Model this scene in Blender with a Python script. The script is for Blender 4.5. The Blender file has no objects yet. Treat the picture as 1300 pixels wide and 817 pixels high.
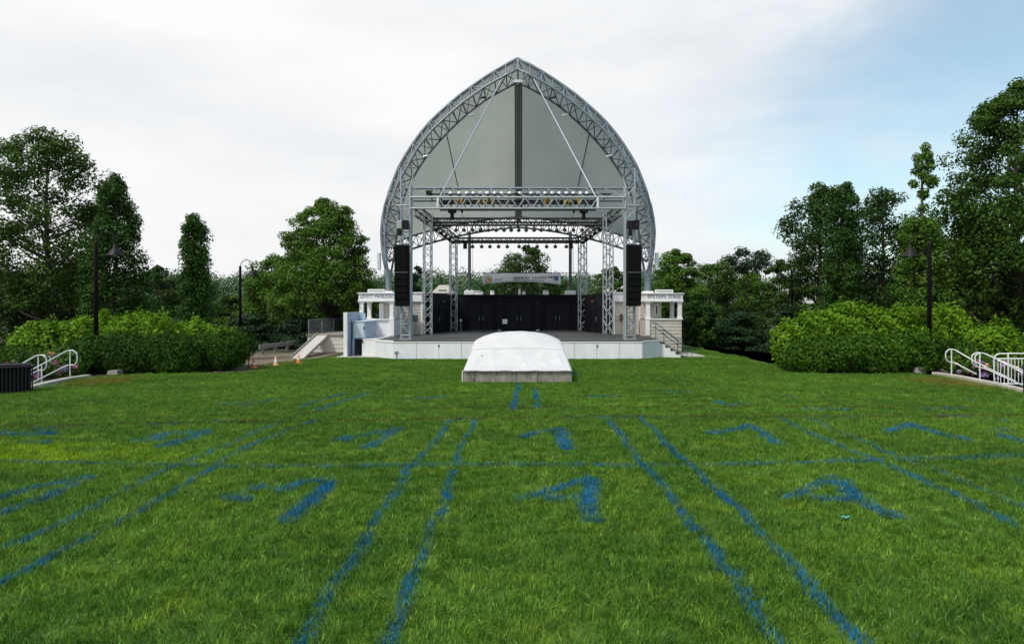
import bpy, bmesh, math, random
import numpy as np
from mathutils import Vector, Matrix, Quaternion

random.seed(7); RNG = np.random.default_rng(7)
S = bpy.context.scene
COL = S.collection

# ------------------------------------------------------------------ camera
F = 866.667; CXP = 657.5; HOR = 392.0; CAMZ = 2.83      # photo pixels -> metres
cam = bpy.data.cameras.new('camera'); camo = bpy.data.objects.new('camera', cam); COL.objects.link(camo)
camo.location = (0, 0, CAMZ); camo.rotation_euler = (math.radians(90), 0, 0)
cam.lens = 24; cam.sensor_width = 36; cam.sensor_fit = 'HORIZONTAL'
cam.shift_x = -7.5/1300; cam.shift_y = -16.5/1300
cam.clip_start = 0.1; cam.clip_end = 3000
S.camera = camo

# ------------------------------------------------------------------ light
SUN_DIR = Vector((-0.42, -0.38, 0.82)).normalized()     # towards the sun
EXPOSURE = 0.0
w = bpy.data.worlds.new('World'); S.world = w; w.use_nodes = True
nt = w.node_tree; nt.nodes.clear(); N = nt.nodes.new; L = nt.links.new
out = N('ShaderNodeOutputWorld'); mix = N('ShaderNodeMixShader')
sky = N('ShaderNodeTexSky'); sky.sky_type = 'NISHITA'; sky.sun_disc = False
sky.sun_elevation = math.asin(SUN_DIR.z); sky.sun_rotation = math.atan2(SUN_DIR.x, SUN_DIR.y) % (2*math.pi)
sky.air_density = 1.0; sky.dust_density = 1.0
bg1 = N('ShaderNodeBackground'); bg1.inputs[1].default_value = 0.15
tint = N('ShaderNodeMix'); tint.data_type = 'RGBA'; tint.blend_type = 'MULTIPLY'; tint.inputs[0].default_value = 1; tint.inputs[7].default_value = (1.08, 1.30, 1.16, 1)
L(sky.outputs[0], tint.inputs[6]); L(tint.outputs[2], bg1.inputs[0])
bg2 = N('ShaderNodeBackground'); bg2.inputs[1].default_value = 1.0
tc = N('ShaderNodeTexCoord')
mp = N('ShaderNodeMapping'); mp.inputs['Scale'].default_value = (1.6, 1.6, 4.2); mp.inputs['Location'].default_value = (0.3, 0.1, 0.2)
L(tc.outputs['Generated'], mp.inputs[0])
n1 = N('ShaderNodeTexNoise'); n1.inputs['Scale'].default_value = 1.5; n1.inputs['Detail'].default_value = 8; n1.inputs['Roughness'].default_value = 0.55
L(mp.outputs[0], n1.inputs['Vector'])
n2 = N('ShaderNodeTexNoise'); n2.inputs['Scale'].default_value = 2.3; n2.inputs['Detail'].default_value = 6; n2.inputs['Roughness'].default_value = 0.5
mp2 = N('ShaderNodeMapping'); mp2.inputs['Scale'].default_value = (1.0, 1.0, 3.4); mp2.inputs['Location'].default_value = (4.3, 2.1, 0.7)
L(tc.outputs['Generated'], mp2.inputs[0]); L(mp2.outputs[0], n2.inputs['Vector'])
cr = N('ShaderNodeValToRGB')
cr.color_ramp.elements[0].position = 0.33; cr.color_ramp.elements[0].color = (0.83, 0.85, 0.88, 1)
cr.color_ramp.elements[1].position = 0.60; cr.color_ramp.elements[1].color = (0.97, 0.98, 0.985, 1)
L(n2.outputs['Fac'], cr.inputs[0]); L(cr.outputs[0], bg2.inputs[0])
sp = N('ShaderNodeSeparateXYZ'); L(tc.outputs['Generated'], sp.inputs[0])
ma = N('ShaderNodeMath'); ma.operation = 'MULTIPLY_ADD'; ma.inputs[1].default_value = -0.95; ma.inputs[2].default_value = 0.74   # thins to the east
L(sp.outputs['X'], ma.inputs[0])
mz = N('ShaderNodeMath'); mz.operation = 'MULTIPLY_ADD'; mz.inputs[1].default_value = -0.35; L(sp.outputs['Z'], mz.inputs[0]); L(ma.outputs[0], mz.inputs[2])
mb = N('ShaderNodeMath'); mb.operation = 'ADD'; L(n1.outputs['Fac'], mb.inputs[0]); L(mz.outputs[0], mb.inputs[1])
mr = N('ShaderNodeMapRange'); mr.interpolation_type = 'SMOOTHSTEP'
mr.inputs['From Min'].default_value = 0.50; mr.inputs['From Max'].default_value = 1.06
mr.inputs['To Min'].default_value = 0.18
L(mb.outputs[0], mr.inputs['Value'])
L(mr.outputs[0], mix.inputs[0]); L(bg1.outputs[0], mix.inputs[1]); L(bg2.outputs[0], mix.inputs[2]); L(mix.outputs[0], out.inputs[0])

sl = bpy.data.lights.new('sun', 'SUN'); sl.energy = 3.0; sl.angle = math.radians(9); sl.color = (1, 0.95, 0.87)
so = bpy.data.objects.new('sun', sl); COL.objects.link(so); so.rotation_euler = SUN_DIR.to_track_quat('Z', 'Y').to_euler()
so.location = SUN_DIR*60
S.view_settings.view_transform = 'Standard'; S.view_settings.look = 'None'
S.view_settings.exposure = EXPOSURE; S.view_settings.gamma = 1

# ------------------------------------------------------------------ helpers
def P(px, py, D): return Vector(((px-CXP)*D/F, D, CAMZ+(HOR-py)*D/F))
def G(px, py, z=0.0):
    D = (CAMZ-z)*F/(py-HOR); return Vector(((px-CXP)*D/F, D, z))

def mat(name, col, rough=0.6, metal=0.0, var=0.0, vscale=4.0, bump=0.0, bscale=20.0, spec=0.5, col2=None, stretch=None):
    m = bpy.data.materials.new(name); m.use_nodes = True
    t = m.node_tree; b = t.nodes['Principled BSDF']
    b.inputs['Roughness'].default_value = rough; b.inputs['Metallic'].default_value = metal
    b.inputs['Specular IOR Level'].default_value = spec
    b.inputs['Base Color'].default_value = (*col, 1)
    if var > 0 or bump > 0 or col2:
        g = t.nodes.new('ShaderNodeNewGeometry')
        mpn = t.nodes.new('ShaderNodeMapping')
        if stretch: mpn.inputs['Scale'].default_value = stretch
        t.links.new(g.outputs['Position'], mpn.inputs[0])
        n = t.nodes.new('ShaderNodeTexNoise'); n.inputs['Scale'].default_value = vscale; n.inputs['Detail'].default_value = 6; n.inputs['Roughness'].default_value = 0.65
        t.links.new(mpn.outputs[0], n.inputs['Vector'])
        r = t.nodes.new('ShaderNodeValToRGB')
        c2 = col2 or tuple(c*(1-var) for c in col)
        c1 = col if col2 else tuple(min(1, c*(1+var*0.6)) for c in col)
        r.color_ramp.elements[0].position = 0.33; r.color_ramp.elements[0].color = (*c2, 1)
        r.color_ramp.elements[1].position = 0.66; r.color_ramp.elements[1].color = (*c1, 1)
        t.links.new(n.outputs['Fac'], r.inputs[0]); t.links.new(r.outputs[0], b.inputs['Base Color'])
        if bump > 0:
            nb = t.nodes.new('ShaderNodeTexNoise'); nb.inputs['Scale'].default_value = bscale; nb.inputs['Detail'].default_value = 5
            t.links.new(mpn.outputs[0], nb.inputs['Vector'])
            bp = t.nodes.new('ShaderNodeBump'); bp.inputs['Strength'].default_value = bump; bp.inputs['Distance'].default_value = 0.05
            t.links.new(nb.outputs['Fac'], bp.inputs['Height']); t.links.new(bp.outputs[0], b.inputs['Normal'])
    return m

def leafmat(name, c1, c2, trans=0.25, c3=None):
    m = bpy.data.materials.new(name); m.use_nodes = True
    t = m.node_tree; b = t.nodes['Principled BSDF']; o = t.nodes['Material Output']
    g = t.nodes.new('ShaderNodeNewGeometry'); r = t.nodes.new('ShaderNodeValToRGB')
    r.color_ramp.elements[0].color = (*c1, 1); r.color_ramp.elements[1].color = (*c2, 1)
    if c3:
        e = r.color_ramp.elements.new(0.93); e.color = (*c2, 1); r.color_ramp.elements[2].color = (*c3, 1)
    n = t.nodes.new('ShaderNodeTexNoise'); n.inputs['Scale'].default_value = 0.55; n.inputs['Detail'].default_value = 3
    t.links.new(g.outputs['Position'], n.inputs['Vector'])
    a = t.nodes.new('ShaderNodeMath'); a.operation = 'MULTIPLY_ADD'; a.inputs[1].default_value = 0.55
    mm = t.nodes.new('ShaderNodeMapRange'); mm.inputs['From Min'].default_value = 0.3; mm.inputs['From Max'].default_value = 0.7; mm.inputs['To Max'].default_value = 0.45
    t.links.new(n.outputs['Fac'], mm.inputs['Value'])
    t.links.new(g.outputs['Random Per Island'], a.inputs[0]); t.links.new(mm.outputs[0], a.inputs[2])
    t.links.new(a.outputs[0], r.inputs[0]); t.links.new(r.outputs[0], b.inputs['Base Color'])
    b.inputs['Roughness'].default_value = 0.5; b.inputs['Specular IOR Level'].default_value = 0.12
    tr = t.nodes.new('ShaderNodeBsdfTranslucent'); mx = t.nodes.new('ShaderNodeMixShader'); mx.inputs[0].default_value = trans
    t.links.new(r.outputs[0], tr.inputs[0]); t.links.new(b.outputs[0], mx.inputs[1]); t.links.new(tr.outputs[0], mx.inputs[2])
    t.links.new(mx.outputs[0], o.inputs[0])
    return m

M = {}
M['white'] = mat('white_paint', (0.82, 0.83, 0.85), 0.5, var=0.05, vscale=2.5, bump=0.05)
M['panel'] = mat('white_panel', (0.81, 0.83, 0.88), 0.45, var=0.10, vscale=1.2, stretch=(1, 1, 0.4), bump=0.04)
M['trim'] = mat('white_trim', (0.84, 0.84, 0.84), 0.5, var=0.04, vscale=6)
M['bluegrey'] = mat('blue_grey_shade_paint', (0.36, 0.47, 0.60), 0.5, var=0.07, vscale=3, bump=0.04)  # blue grey with the shade of right-facing sides put into the colour
M['palegrey'] = mat('pale_blue_grey_paint', (0.58, 0.66, 0.73), 0.5, var=0.06, vscale=3)
M['steel'] = mat('painted_steel', (0.20, 0.245, 0.28), 0.45, 0.2, var=0.10, vscale=6)
M['steel_dark'] = mat('dark_steel', (0.065, 0.085, 0.10), 0.5, 0.1, var=0.12, vscale=6)
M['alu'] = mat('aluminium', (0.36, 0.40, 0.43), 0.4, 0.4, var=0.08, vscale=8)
M['alu_dark'] = mat('dark_aluminium', (0.075, 0.078, 0.08), 0.45, 0.3, var=0.2, vscale=8)  # near-black aluminium tone for the roof rig and hanging lamps
M['black'] = mat('black_paint', (0.007, 0.008, 0.012), 0.75, var=0.25, vscale=3, bump=0.05, spec=0.12)
M['blackdoor'] = mat('black_door_paint', (0.008, 0.009, 0.014), 0.6, var=0.3, vscale=2, spec=0.15)
M['blackmetal'] = mat('black_metal', (0.010, 0.010, 0.012), 0.5, 0.0, var=0.2, vscale=8, spec=0.2)
M['grille'] = mat('speaker_grille', (0.006, 0.006, 0.007), 0.85, bump=0.5, bscale=60, spec=0.08)
M['floor'] = mat('stage_floor', (0.050, 0.050, 0.054), 0.6, var=0.25, vscale=1.2, bump=0.05)
M['fabric'] = mat('canopy_fabric', (0.52, 0.56, 0.525), 0.75, var=0.08, vscale=0.3, bump=0.03, bscale=3)
M['ridge'] = mat('ridge_steel', (0.17, 0.175, 0.15), 0.6, var=0.1, vscale=3)
M['shingle'] = mat('cedar_shingle', (0.53, 0.50, 0.44), 0.8, var=0.16, vscale=5, stretch=(2.2, 2.2, 0.8), bump=0.25, bscale=25)
M['shingle_w'] = mat('whitewashed_shingle', (0.62, 0.60, 0.54), 0.8, var=0.12, vscale=5, stretch=(2.2, 2.2, 0.8), bump=0.25, bscale=25)
M['concrete'] = mat('concrete', (0.27, 0.25, 0.215), 0.85, var=0.6, vscale=2.6, bump=0.3, bscale=18, stretch=(1, 1, 0.5))
M['pave'] = mat('paving_concrete', (0.42, 0.40, 0.36), 0.85, var=0.2, vscale=2.5, bump=0.2)
M['tarp'] = mat('white_tarpaulin', (0.58, 0.585, 0.595), 0.6, var=0.06, vscale=1.5, bump=0.06, bscale=5)
M['letter'] = mat('sign_lettering', (0.10, 0.12, 0.16), 0.6)
M['red'] = mat('logo_red', (0.45, 0.12, 0.08), 0.6)
M['blue_print'] = mat('logo_blue', (0.08, 0.16, 0.40), 0.6)
M['banner'] = mat('banner_vinyl', (0.84, 0.86, 0.88), 0.5, var=0.03)
M['orange'] = mat('cone_orange', (0.80, 0.22, 0.04), 0.5, var=0.12, vscale=9)
M['paleorange'] = mat('faded_cone', (0.85, 0.55, 0.36), 0.5, var=0.1, vscale=9)
M['wood'] = mat('weathered_wood', (0.23, 0.22, 0.20), 0.85, var=0.3, vscale=4, stretch=(0.5, 3, 6), bump=0.3)
M['brown'] = mat('brown_plastic', (0.10, 0.065, 0.045), 0.5, var=0.15)
M['rail'] = mat('white_rail_paint', (0.70, 0.73, 0.74), 0.4, var=0.06, vscale=10)
M['bark'] = mat('bark', (0.060, 0.048, 0.038), 0.9, var=0.4, vscale=5, bump=0.6, bscale=14, stretch=(1, 1, 0.3))
M['lampwhite'] = mat('lamp_housing', (0.72, 0.74, 0.78), 0.25, 0.3, var=0.08)
M['cable'] = mat('yellow_cable', (0.40, 0.26, 0.05), 0.6)
M['dirt'] = mat('packed_gravel', (0.155, 0.125, 0.085), 0.95, var=0.35, vscale=3, bump=0.4, bscale=30)
M['mulch'] = mat('ground_mulch', (0.045, 0.060, 0.022), 0.95, var=0.45, vscale=0.8, bump=0.4, bscale=8, col2=(0.03, 0.026, 0.018))
M['asphalt'] = mat('asphalt', (0.16, 0.165, 0.17), 0.9, var=0.15, vscale=1)
M['housewhite'] = mat('house_clapboard', (0.72, 0.71, 0.67), 0.7, var=0.05)
M['roof'] = mat('house_roof', (0.42, 0.40, 0.37), 0.85, var=0.2, vscale=3)
M['wire'] = mat('fence_wire', (0.06, 0.065, 0.07), 0.6)
M['glass'] = mat('window_glass', (0.03, 0.04, 0.05), 0.08)
M['carwhite'] = mat('car_paint', (0.75, 0.76, 0.77), 0.25)
M['tyre'] = mat('tyre_rubber', (0.02, 0.02, 0.02), 0.8)
M['teal'] = mat('teal_plastic', (0.02, 0.22, 0.16), 0.5)
L_OAK = leafmat('oak_leaves', (0.018, 0.050, 0.008), (0.082, 0.165, 0.020))
L_DARK = leafmat('dark_leaves', (0.013, 0.038, 0.008), (0.054, 0.115, 0.018))
L_MAPLE = leafmat('maple_leaves', (0.028, 0.080, 0.010), (0.125, 0.235, 0.026))
L_COL = leafmat('hornbeam_leaves', (0.014, 0.046, 0.010), (0.062, 0.140, 0.020))
L_PINE = leafmat('pine_needles', (0.010, 0.032, 0.012), (0.034, 0.072, 0.024), 0.1)
L_YEW = leafmat('yew_needles', (0.012, 0.040, 0.004), (0.058, 0.140, 0.010), 0.12)
L_YEW2 = leafmat('loose_hedge_leaves', (0.016, 0.052, 0.004), (0.080, 0.18, 0.012), 0.15)
L_LIME = leafmat('bright_shrub_leaves', (0.065, 0.16, 0.008), (0.22, 0.39, 0.022), 0.3)
L_FAR = leafmat('distant_leaves', (0.030, 0.078, 0.034), (0.090, 0.165, 0.055), 0.1)  # bluish distance haze put into the leaf colour
L_PETAL = leafmat('pink_petals', (0.45, 0.10, 0.22), (0.70, 0.40, 0.55), 0.2)
L_PETAL2 = leafmat('lilac_petals', (0.28, 0.17, 0.48), (0.55, 0.45, 0.70), 0.2)
L_PETAL3 = leafmat('peach_petals', (0.60, 0.30, 0.16), (0.75, 0.60, 0.40), 0.2)

def translucent(m, amount):
    t = m.node_tree; b = t.nodes['Principled BSDF']; o = t.nodes['Material Output']
    tr = t.nodes.new('ShaderNodeBsdfTranslucent'); mx = t.nodes.new('ShaderNodeMixShader'); mx.inputs[0].default_value = amount
    src = b.inputs['Base Color'].links[0].from_socket
    t.links.new(src, tr.inputs[0]); t.links.new(b.outputs[0], mx.inputs[1]); t.links.new(tr.outputs[0], mx.inputs[2]); t.links.new(mx.outputs[0], o.inputs[0])
translucent(M['fabric'], 0.41)

WL = {}
def put(o, parent, loc):
    loc = Vector(loc); COL.objects.link(o)
    if parent is not None:
        o.parent = parent; o.location = loc - WL[parent.name]
    else: o.location = loc
    WL[o.name] = loc
    return o
def tag(o, label=None, cat=None, group=None, kind=None):
    if label: o['label'] = label
    if cat: o['category'] = cat
    if group: o['group'] = group
    if kind: o['kind'] = kind
    return o
def thing(name, label, cat, loc=(0, 0, 0), group=None):
    o = bpy.data.objects.new(name, None); o.empty_display_size = 0.2
    put(o, None, loc); return tag(o, label, cat, group)
def meshobj(name, verts, faces, m, parent=None, loc=(0, 0, 0), smooth=False):
    loc = Vector(loc)
    me = bpy.data.meshes.new(name); me.from_pydata([tuple(Vector(v)-loc) for v in verts], [], faces)
    me.materials.append(m); me.update()
    if smooth: me.polygons.foreach_set('use_smooth', [True]*len(me.polygons))
    return put(bpy.data.objects.new(name, me), parent, loc)
_bc = {}
def bx(name, parent, x0, x1, y0, y1, z0, z1, m, bev=0.0, rot=None):
    dx, dy, dz = abs(x1-x0), abs(y1-y0), abs(z1-z0)
    key = (round(dx, 4), round(dy, 4), round(dz, 4), m.name, bev)
    me = _bc.get(key)
    if me is None:
        bm = bmesh.new(); bmesh.ops.create_cube(bm, size=1)
        for v in bm.verts: v.co = Vector((v.co.x*dx, v.co.y*dy, v.co.z*dz))
        if bev > 0: bmesh.ops.bevel(bm, geom=bm.edges[:], offset=min(bev, 0.3*min(dx, dy, dz)), segments=1, affect='EDGES')
        me = bpy.data.meshes.new(name); bm.to_mesh(me); bm.free(); me.materials.append(m); _bc[key] = me
    o = put(bpy.data.objects.new(name, me), parent, ((x0+x1)/2, (y0+y1)/2, (z0+z1)/2))
    if rot: o.rotation_euler = rot
    return o
def prism(name, parent, pts, z0, z1, m, loc=(0, 0, 0)):
    n = len(pts)
    v = [(x, y, z0) for x, y in pts]+[(x, y, z1) for x, y in pts]
    f = [tuple(range(n))[::-1], tuple(range(n, 2*n))]+[(i, (i+1) % n, n+(i+1) % n, n+i) for i in range(n)]
    return meshobj(name, v, f, m, parent, loc)
_tc = {}
def strut(name, parent, a, b, r, m, n=8):
    a, b = Vector(a), Vector(b); key = (m.name, n)
    me = _tc.get(key)
    if me is None:
        bm = bmesh.new(); bmesh.ops.create_cone(bm, cap_ends=True, segments=n, radius1=1, radius2=1, depth=1)
        me = bpy.data.meshes.new('tube'); bm.to_mesh(me); bm.free(); me.materials.append(m)
        me.polygons.foreach_set('use_smooth', [len(p.vertices) == 4 for p in me.polygons]); _tc[key] = me
    o = put(bpy.data.objects.new(name, me), parent, (a+b)/2)
    d = b-a; o.rotation_mode = 'QUATERNION'; o.rotation_quaternion = d.to_track_quat('Z', 'Y'); o.scale = (r, r, d.length)
    return o
def tube(name, parent, pts, r, m, n=8, loc=None, radii=None):
    pts = [Vector(p) for p in pts]; V = []; Fc = []
    for i, p in enumerate(pts):
        t = (pts[min(i+1, len(pts)-1)]-pts[max(i-1, 0)]).normalized()
        u = t.cross(Vector((0, 0, 1)) if abs(t.z) < 0.95 else Vector((0, 1, 0))).normalized(); v = t.cross(u)
        rr = radii[i] if radii else r
        V += [p+(u*math.cos(2*math.pi*k/n)+v*math.sin(2*math.pi*k/n))*rr for k in range(n)]
    for i in range(len(pts)-1):
        for k in range(n): Fc.append((i*n+k, i*n+(k+1) % n, (i+1)*n+(k+1) % n, (i+1)*n+k))
    Fc += [tuple(range(n))[::-1], tuple(range((len(pts)-1)*n, len(pts)*n))]
    o = meshobj(name, V, Fc, m, parent, pts[0] if loc is None else loc)
    o.data.polygons.foreach_set('use_smooth', [len(p.vertices) == 4 for p in o.data.polygons])
    return o
def lathe(name, parent, prof, c, m, n=16, smooth=True):
    c = Vector(c); V = []; Fc = []
    for r, z in prof: V += [c+Vector((r*math.cos(2*math.pi*k/n), r*math.sin(2*math.pi*k/n), z)) for k in range(n)]
    for i in range(len(prof)-1):
        for k in range(n): Fc.append((i*n+k, i*n+(k+1) % n, (i+1)*n+(k+1) % n, (i+1)*n+k))
    Fc += [tuple(range(n))[::-1], tuple(range((len(prof)-1)*n, len(prof)*n))]
    return meshobj(name, V, Fc, m, parent, c, smooth)
def copytree(o, loc, **kw):
    c = o.copy(); COL.objects.link(c); c.location = loc; WL[c.name] = Vector(loc)
    for k, v in kw.items(): c[k] = v
    for ch in o.children:
        d = ch.copy(); COL.objects.link(d); d.parent = c
        for g in ch.children:
            e = g.copy(); COL.objects.link(e); e.parent = d
    return c
def text(name, parent, s, loc, size, m, width=None):
    cu = bpy.data.curves.new('lettering', 'FONT'); cu.body = s; cu.size = size; cu.align_x = 'CENTER'; cu.align_y = 'CENTER'; cu.extrude = 0.004; cu.resolution_u = 3
    t = bpy.data.objects.new('tmp', cu); me = bpy.data.meshes.new_from_object(t); bpy.data.objects.remove(t)
    me.materials.append(m)
    if width:
        xs = [v.co.x for v in me.vertices]; k = width/(max(xs)-min(xs))
        for v in me.vertices: v.co.x *= k
    o = put(bpy.data.objects.new(name, me), parent, loc); o.rotation_euler = (math.pi/2, 0, 0); return o

# ---- fast leaf / blade meshes
def quadmesh(name, V, m, parent=None, loc=(0, 0, 0)):
    """V: (n,4,3) world-space quads -> one mesh"""
    n = V.shape[0]; me = bpy.data.meshes.new(name)
    me.vertices.add(4*n); me.vertices.foreach_set('co', (V-np.array(loc)).astype(np.float32).ravel())
    me.loops.add(4*n); me.loops.foreach_set('vertex_index', np.arange(4*n, dtype=np.int32))
    me.polygons.add(n); me.polygons.foreach_set('loop_start', np.arange(0, 4*n, 4, dtype=np.int32))
    me.materials.append(m); me.update(calc_edges=True)
    return put(bpy.data.objects.new(name, me), parent, loc)
def unit(a): return a/np.maximum(np.linalg.norm(a, axis=-1, keepdims=True), 1e-9)
def leaves(C, Nrm, size, aspect=0.55, jit=0.35):
    n = len(C); r = unit(RNG.normal(size=(n, 3))); a = unit(np.cross(Nrm, r)); b = np.cross(Nrm, a)
    s = (size*(1+jit*RNG.uniform(-1, 1, n)))[:, None]*0.5
    fold = Nrm*s*0.25
    return np.stack([C-a*s, C+b*s*aspect+fold-a*s*0.15, C+a*s, C-b*s*aspect+fold-a*s*0.15], 1)
def clumpleaves(centers, rad, n_per, size, flat=0.65, up=0.5):
    k = len(centers); tot = k*n_per
    d = unit(RNG.normal(size=(tot, 3))); rr = RNG.uniform(0.25, 1, tot)**0.6
    R = np.repeat(rad, n_per)
    off = d*(rr*R)[:, None]; off[:, 2] *= flat
    C = np.repeat(centers, n_per, 0)+off
    nrm = unit(d*0.7+np.array([0, 0, up])+RNG.normal(size=(tot, 3))*0.45)
    return leaves(C, nrm, size)

def tree(name, label, px, top, D, wpx, kind='round', m=None, z0=0.0, crown=0.15, n=90, lpc=110, leaf=0.26, clump=None, group=None, seed=0, lean=0.0, trunk_r=None, lump_k=None):
    global RNG
    RNG = np.random.default_rng(100+seed)
    m = m or L_OAK; leaf *= .80; lpc = int(lpc*1.5)
    x = (px-CXP)*D/F; zt = CAMZ+(HOR-top)*D/F; H = zt-z0; W = wpx*D/F/2
    base = Vector((x, D, z0)); t = thing(name, label, 'tree', base, group)
    u = (np.arange(n*4)*0.618034+RNG.uniform(0, 1)) % 1
    if kind == 'round': prof = lambda s: np.sin(np.pi*np.clip(s*0.86+0.14, 0, 1))**0.6
    elif kind == 'oak': prof = lambda s: np.sin(np.pi*np.clip(s*0.74+0.20, 0, 1))**0.5
    elif kind == 'maple': prof = lambda s: np.clip(np.minimum(1, s*3.0+0.5)*(1-np.clip(s-0.22, 0, 1)/0.78)**0.45, 0.07, 1)
    elif kind == 'taper': prof = lambda s: np.clip(np.minimum(1, s*5+0.6)*np.interp(s, [0, .35, .85, .95, 1], [1, 1, .62, .42, .15]), .1, 1)
    elif kind == 'column': prof = lambda s: np.interp(s, [0, .1, .3, .6, .86, .95, 1], [.6, .95, 1, .90, .82, .6, .3])
    elif kind == 'spire': prof = lambda s: np.where(s < 0.62, 1.0-0.35*s, np.where(s < 0.78, 0.05, np.where(s < 0.97, 0.60, 0.35)))
    elif kind == 'pine': prof = lambda s: np.clip(1.02-s*0.85, 0.08, 1)*(0.65+0.35*np.sin(s*38)**2)
    p = prof(u); keep = RNG.uniform(0, 1, len(u)) < np.where(p <= 0.001, -1, (p/ p.max())**(0.6 if kind in ('column', 'spire', 'taper') else 0.95 if kind == 'maple' else 1.3)+0.05)
    if kind == 'spire': keep &= (u < .7) | (RNG.uniform(0, 1, len(u)) < .45)
    u = u[keep][:n]; k = len(u); az = RNG.uniform(0, 2*np.pi, k)
    la_ = {'column': .28, 'taper': .3, 'spire': .3, 'maple': .5}.get(kind, 1.0) if lump_k is None else lump_k
    lump = 1.04+la_*(0.20*np.sin(az*2+u*7+seed)+0.15*np.sin(az*3-u*11+seed*2.3))+RNG.normal(0, 0.06, k)
    rc = clump or W*0.27
    rad = np.maximum(prof(u)*W*lump-rc*0.55, 0.02*W)*RNG.uniform(0.10, 1, k)**0.42
    zc = z0+H*(crown+(1-crown)*u)-rc*0.45*(u > 0.9)
    cen = np.stack([x+rad*np.cos(az)+lean*(zc-z0), D+rad*np.sin(az), zc], 1)
    rads = rc*RNG.uniform(0.65, 1.25, k)*np.clip(0.55+prof(u)*0.6, 0.45, 1.1)
    if kind == 'spire': rads = np.where(u > 0.62, rc*0.62, rads)
    flat = 0.32 if kind == 'pine' else (0.9 if kind in ('column', 'spire', 'taper') else 0.62)
    V = clumpleaves(cen, rads, lpc, leaf, flat)
    # trunk and limbs
    tr = trunk_r or max(0.10, H*0.018)
    pts = [base+Vector((lean*H*s+math.sin(s*5+seed)*H*0.008, math.cos(s*4+seed)*H*0.006, H*s*0.96)) for s in (0, .12, .25, .4, .55, .7, .85, 1)]
    VV = []; FF = []
    def addtube(pp, rr, nn=6):
        o = len(VV)
        for i, p_ in enumerate(pp):
            tt = (pp[min(i+1, len(pp)-1)]-pp[max(i-1, 0)]).normalized()
            a = tt.cross(Vector((0.3, 1, 0.1))).normalized(); b = tt.cross(a)
            for q in range(nn): VV.append(p_+(a*math.cos(6.2832*q/nn)+b*math.sin(6.2832*q/nn))*rr[i])
        for i in range(len(pp)-1):
            for q in range(nn): FF.append((o+i*nn+q, o+i*nn+(q+1) % nn, o+(i+1)*nn+(q+1) % nn, o+(i+1)*nn+q))
    addtube(pts, [tr*max(0.10, 1-0.93*s) for s in (0, .12, .25, .4, .55, .7, .85, 1)], 8)
    for i in range(0, k, 1 if n < 80 else 2):
        c = Vector(cen[i]); hh = max(0.1, (c.z-z0)-(0.35*math.hypot(c.x-x, c.y-D)+0.05*H)); s = hh/(H*0.96)
        st = base+Vector((lean*H*s, 0, hh)); mid = st.lerp(c, 0.5)+Vector((0, 0, -0.06*(c-st).length)); 
        r0 = tr*max(0.12, 1-0.93*s)*0.45
        addtube([st, mid, c], [r0, r0*0.6, r0*0.2], 5)
    tk = meshobj('trunk', VV, FF, M['bark'], t, base, True)
    quadmesh('crown', V, m, t, base)
    return t

def blobleaves(c, h, n, leaf, expo=3.5, rough=0.10, seed=0, up=0.35, depth=0.18, aspect=0.5, bottom=True):
    """leaves on the skin of a clipped super-ellipsoid bush"""
    d = unit(RNG.normal(size=(int(n*1.6), 3)))
    if bottom: d = d[d[:, 2] > -0.9]
    h = np.array(h)
    d = unit(d*h**0.5)                                 # spread by size
    s = (np.abs(d/h)**expo).sum(1)**(-1/expo)
    p = d*s[:, None]
    q = p+np.array(c)
    wob = (np.sin(q[:, 0]*2.9+seed)+np.sin(q[:, 2]*3.7+q[:, 0]*1.3+seed*2)+np.sin(q[:, 1]*3.1+q[:, 2]*2+seed))/3
    wob2 = (np.sin(q[:, 0]*8.3+q[:, 2]*5+seed)+np.sin(q[:, 1]*7.7+q[:, 0]*3))/2
    nrm = unit(np.sign(p)*np.abs(p/h)**(expo-1)/h)
    q = q+nrm*(wob*rough+wob2*rough*0.9-np.abs(RNG.normal(0, depth, len(q))))[:, None]
    sh = (RNG.uniform(0, 1, len(q)) < .07) & (nrm[:, 2] > .1)
    q[sh] += (np.array([0, 0, .7])+nrm[sh]*.5)*RNG.uniform(0.02, .26, (sh.sum(), 1))
    q[:, 2] = np.maximum(q[:, 2], 0.03)
    nn = unit(nrm*0.6+np.array([0, 0, up])+RNG.normal(size=q.shape)*0.5)
    q, nn = q[:n], nn[:n]
    return leaves(q, nn, leaf*RNG.uniform(.6, 1.35, len(q)), aspect)

# ------------------------------------------------------------------ ground and lawn
def gz(x, y):
    z = 0.0
    if x > 13.2 and y > 33: z -= 1.7*min(1, max(0, (x-13.2)/7.0))*min(1, (y-33)/4)
    if y > 57: z -= 1.2*min(1, (y-57)/8)*max(0.0, 1-max(0, (x-13.2)/7.0)) if x > -20 else 0
    if y > 105: z = z*(1-min(1, (y-105)/20))+min(10.0, (y-105)*0.045)*(1+min(1, max(0, (x-25)/20))*max(0, min(1, (220-y)/60)))
    return z
def grid(name, xs, ys, zf, m):
    V = [(x, y, zf(x, y)) for y in ys for x in xs]; nx = len(xs)
    Fc = [(j*nx+i, j*nx+i+1, (j+1)*nx+i+1, (j+1)*nx+i) for j in range(len(ys)-1) for i in range(nx-1)]
    o = meshobj(name, V, Fc, m, smooth=True); tag(o, kind='structure'); return o
ex = [-900, -500, -250, -150]+[i*6.0 for i in range(-17, -4)]+[-24+i*1.5 for i in range(1, 32)]+[i*6.0 for i in range(5, 18)]+[150, 250, 500, 900]
ey = [-60, -20, 0, 10, 20, 26]+[30+i*1.5 for i in range(24)]+[68, 74, 82, 90, 98, 106, 115, 125, 140, 160, 190, 230, 280, 340, 450, 700, 1200]
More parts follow.
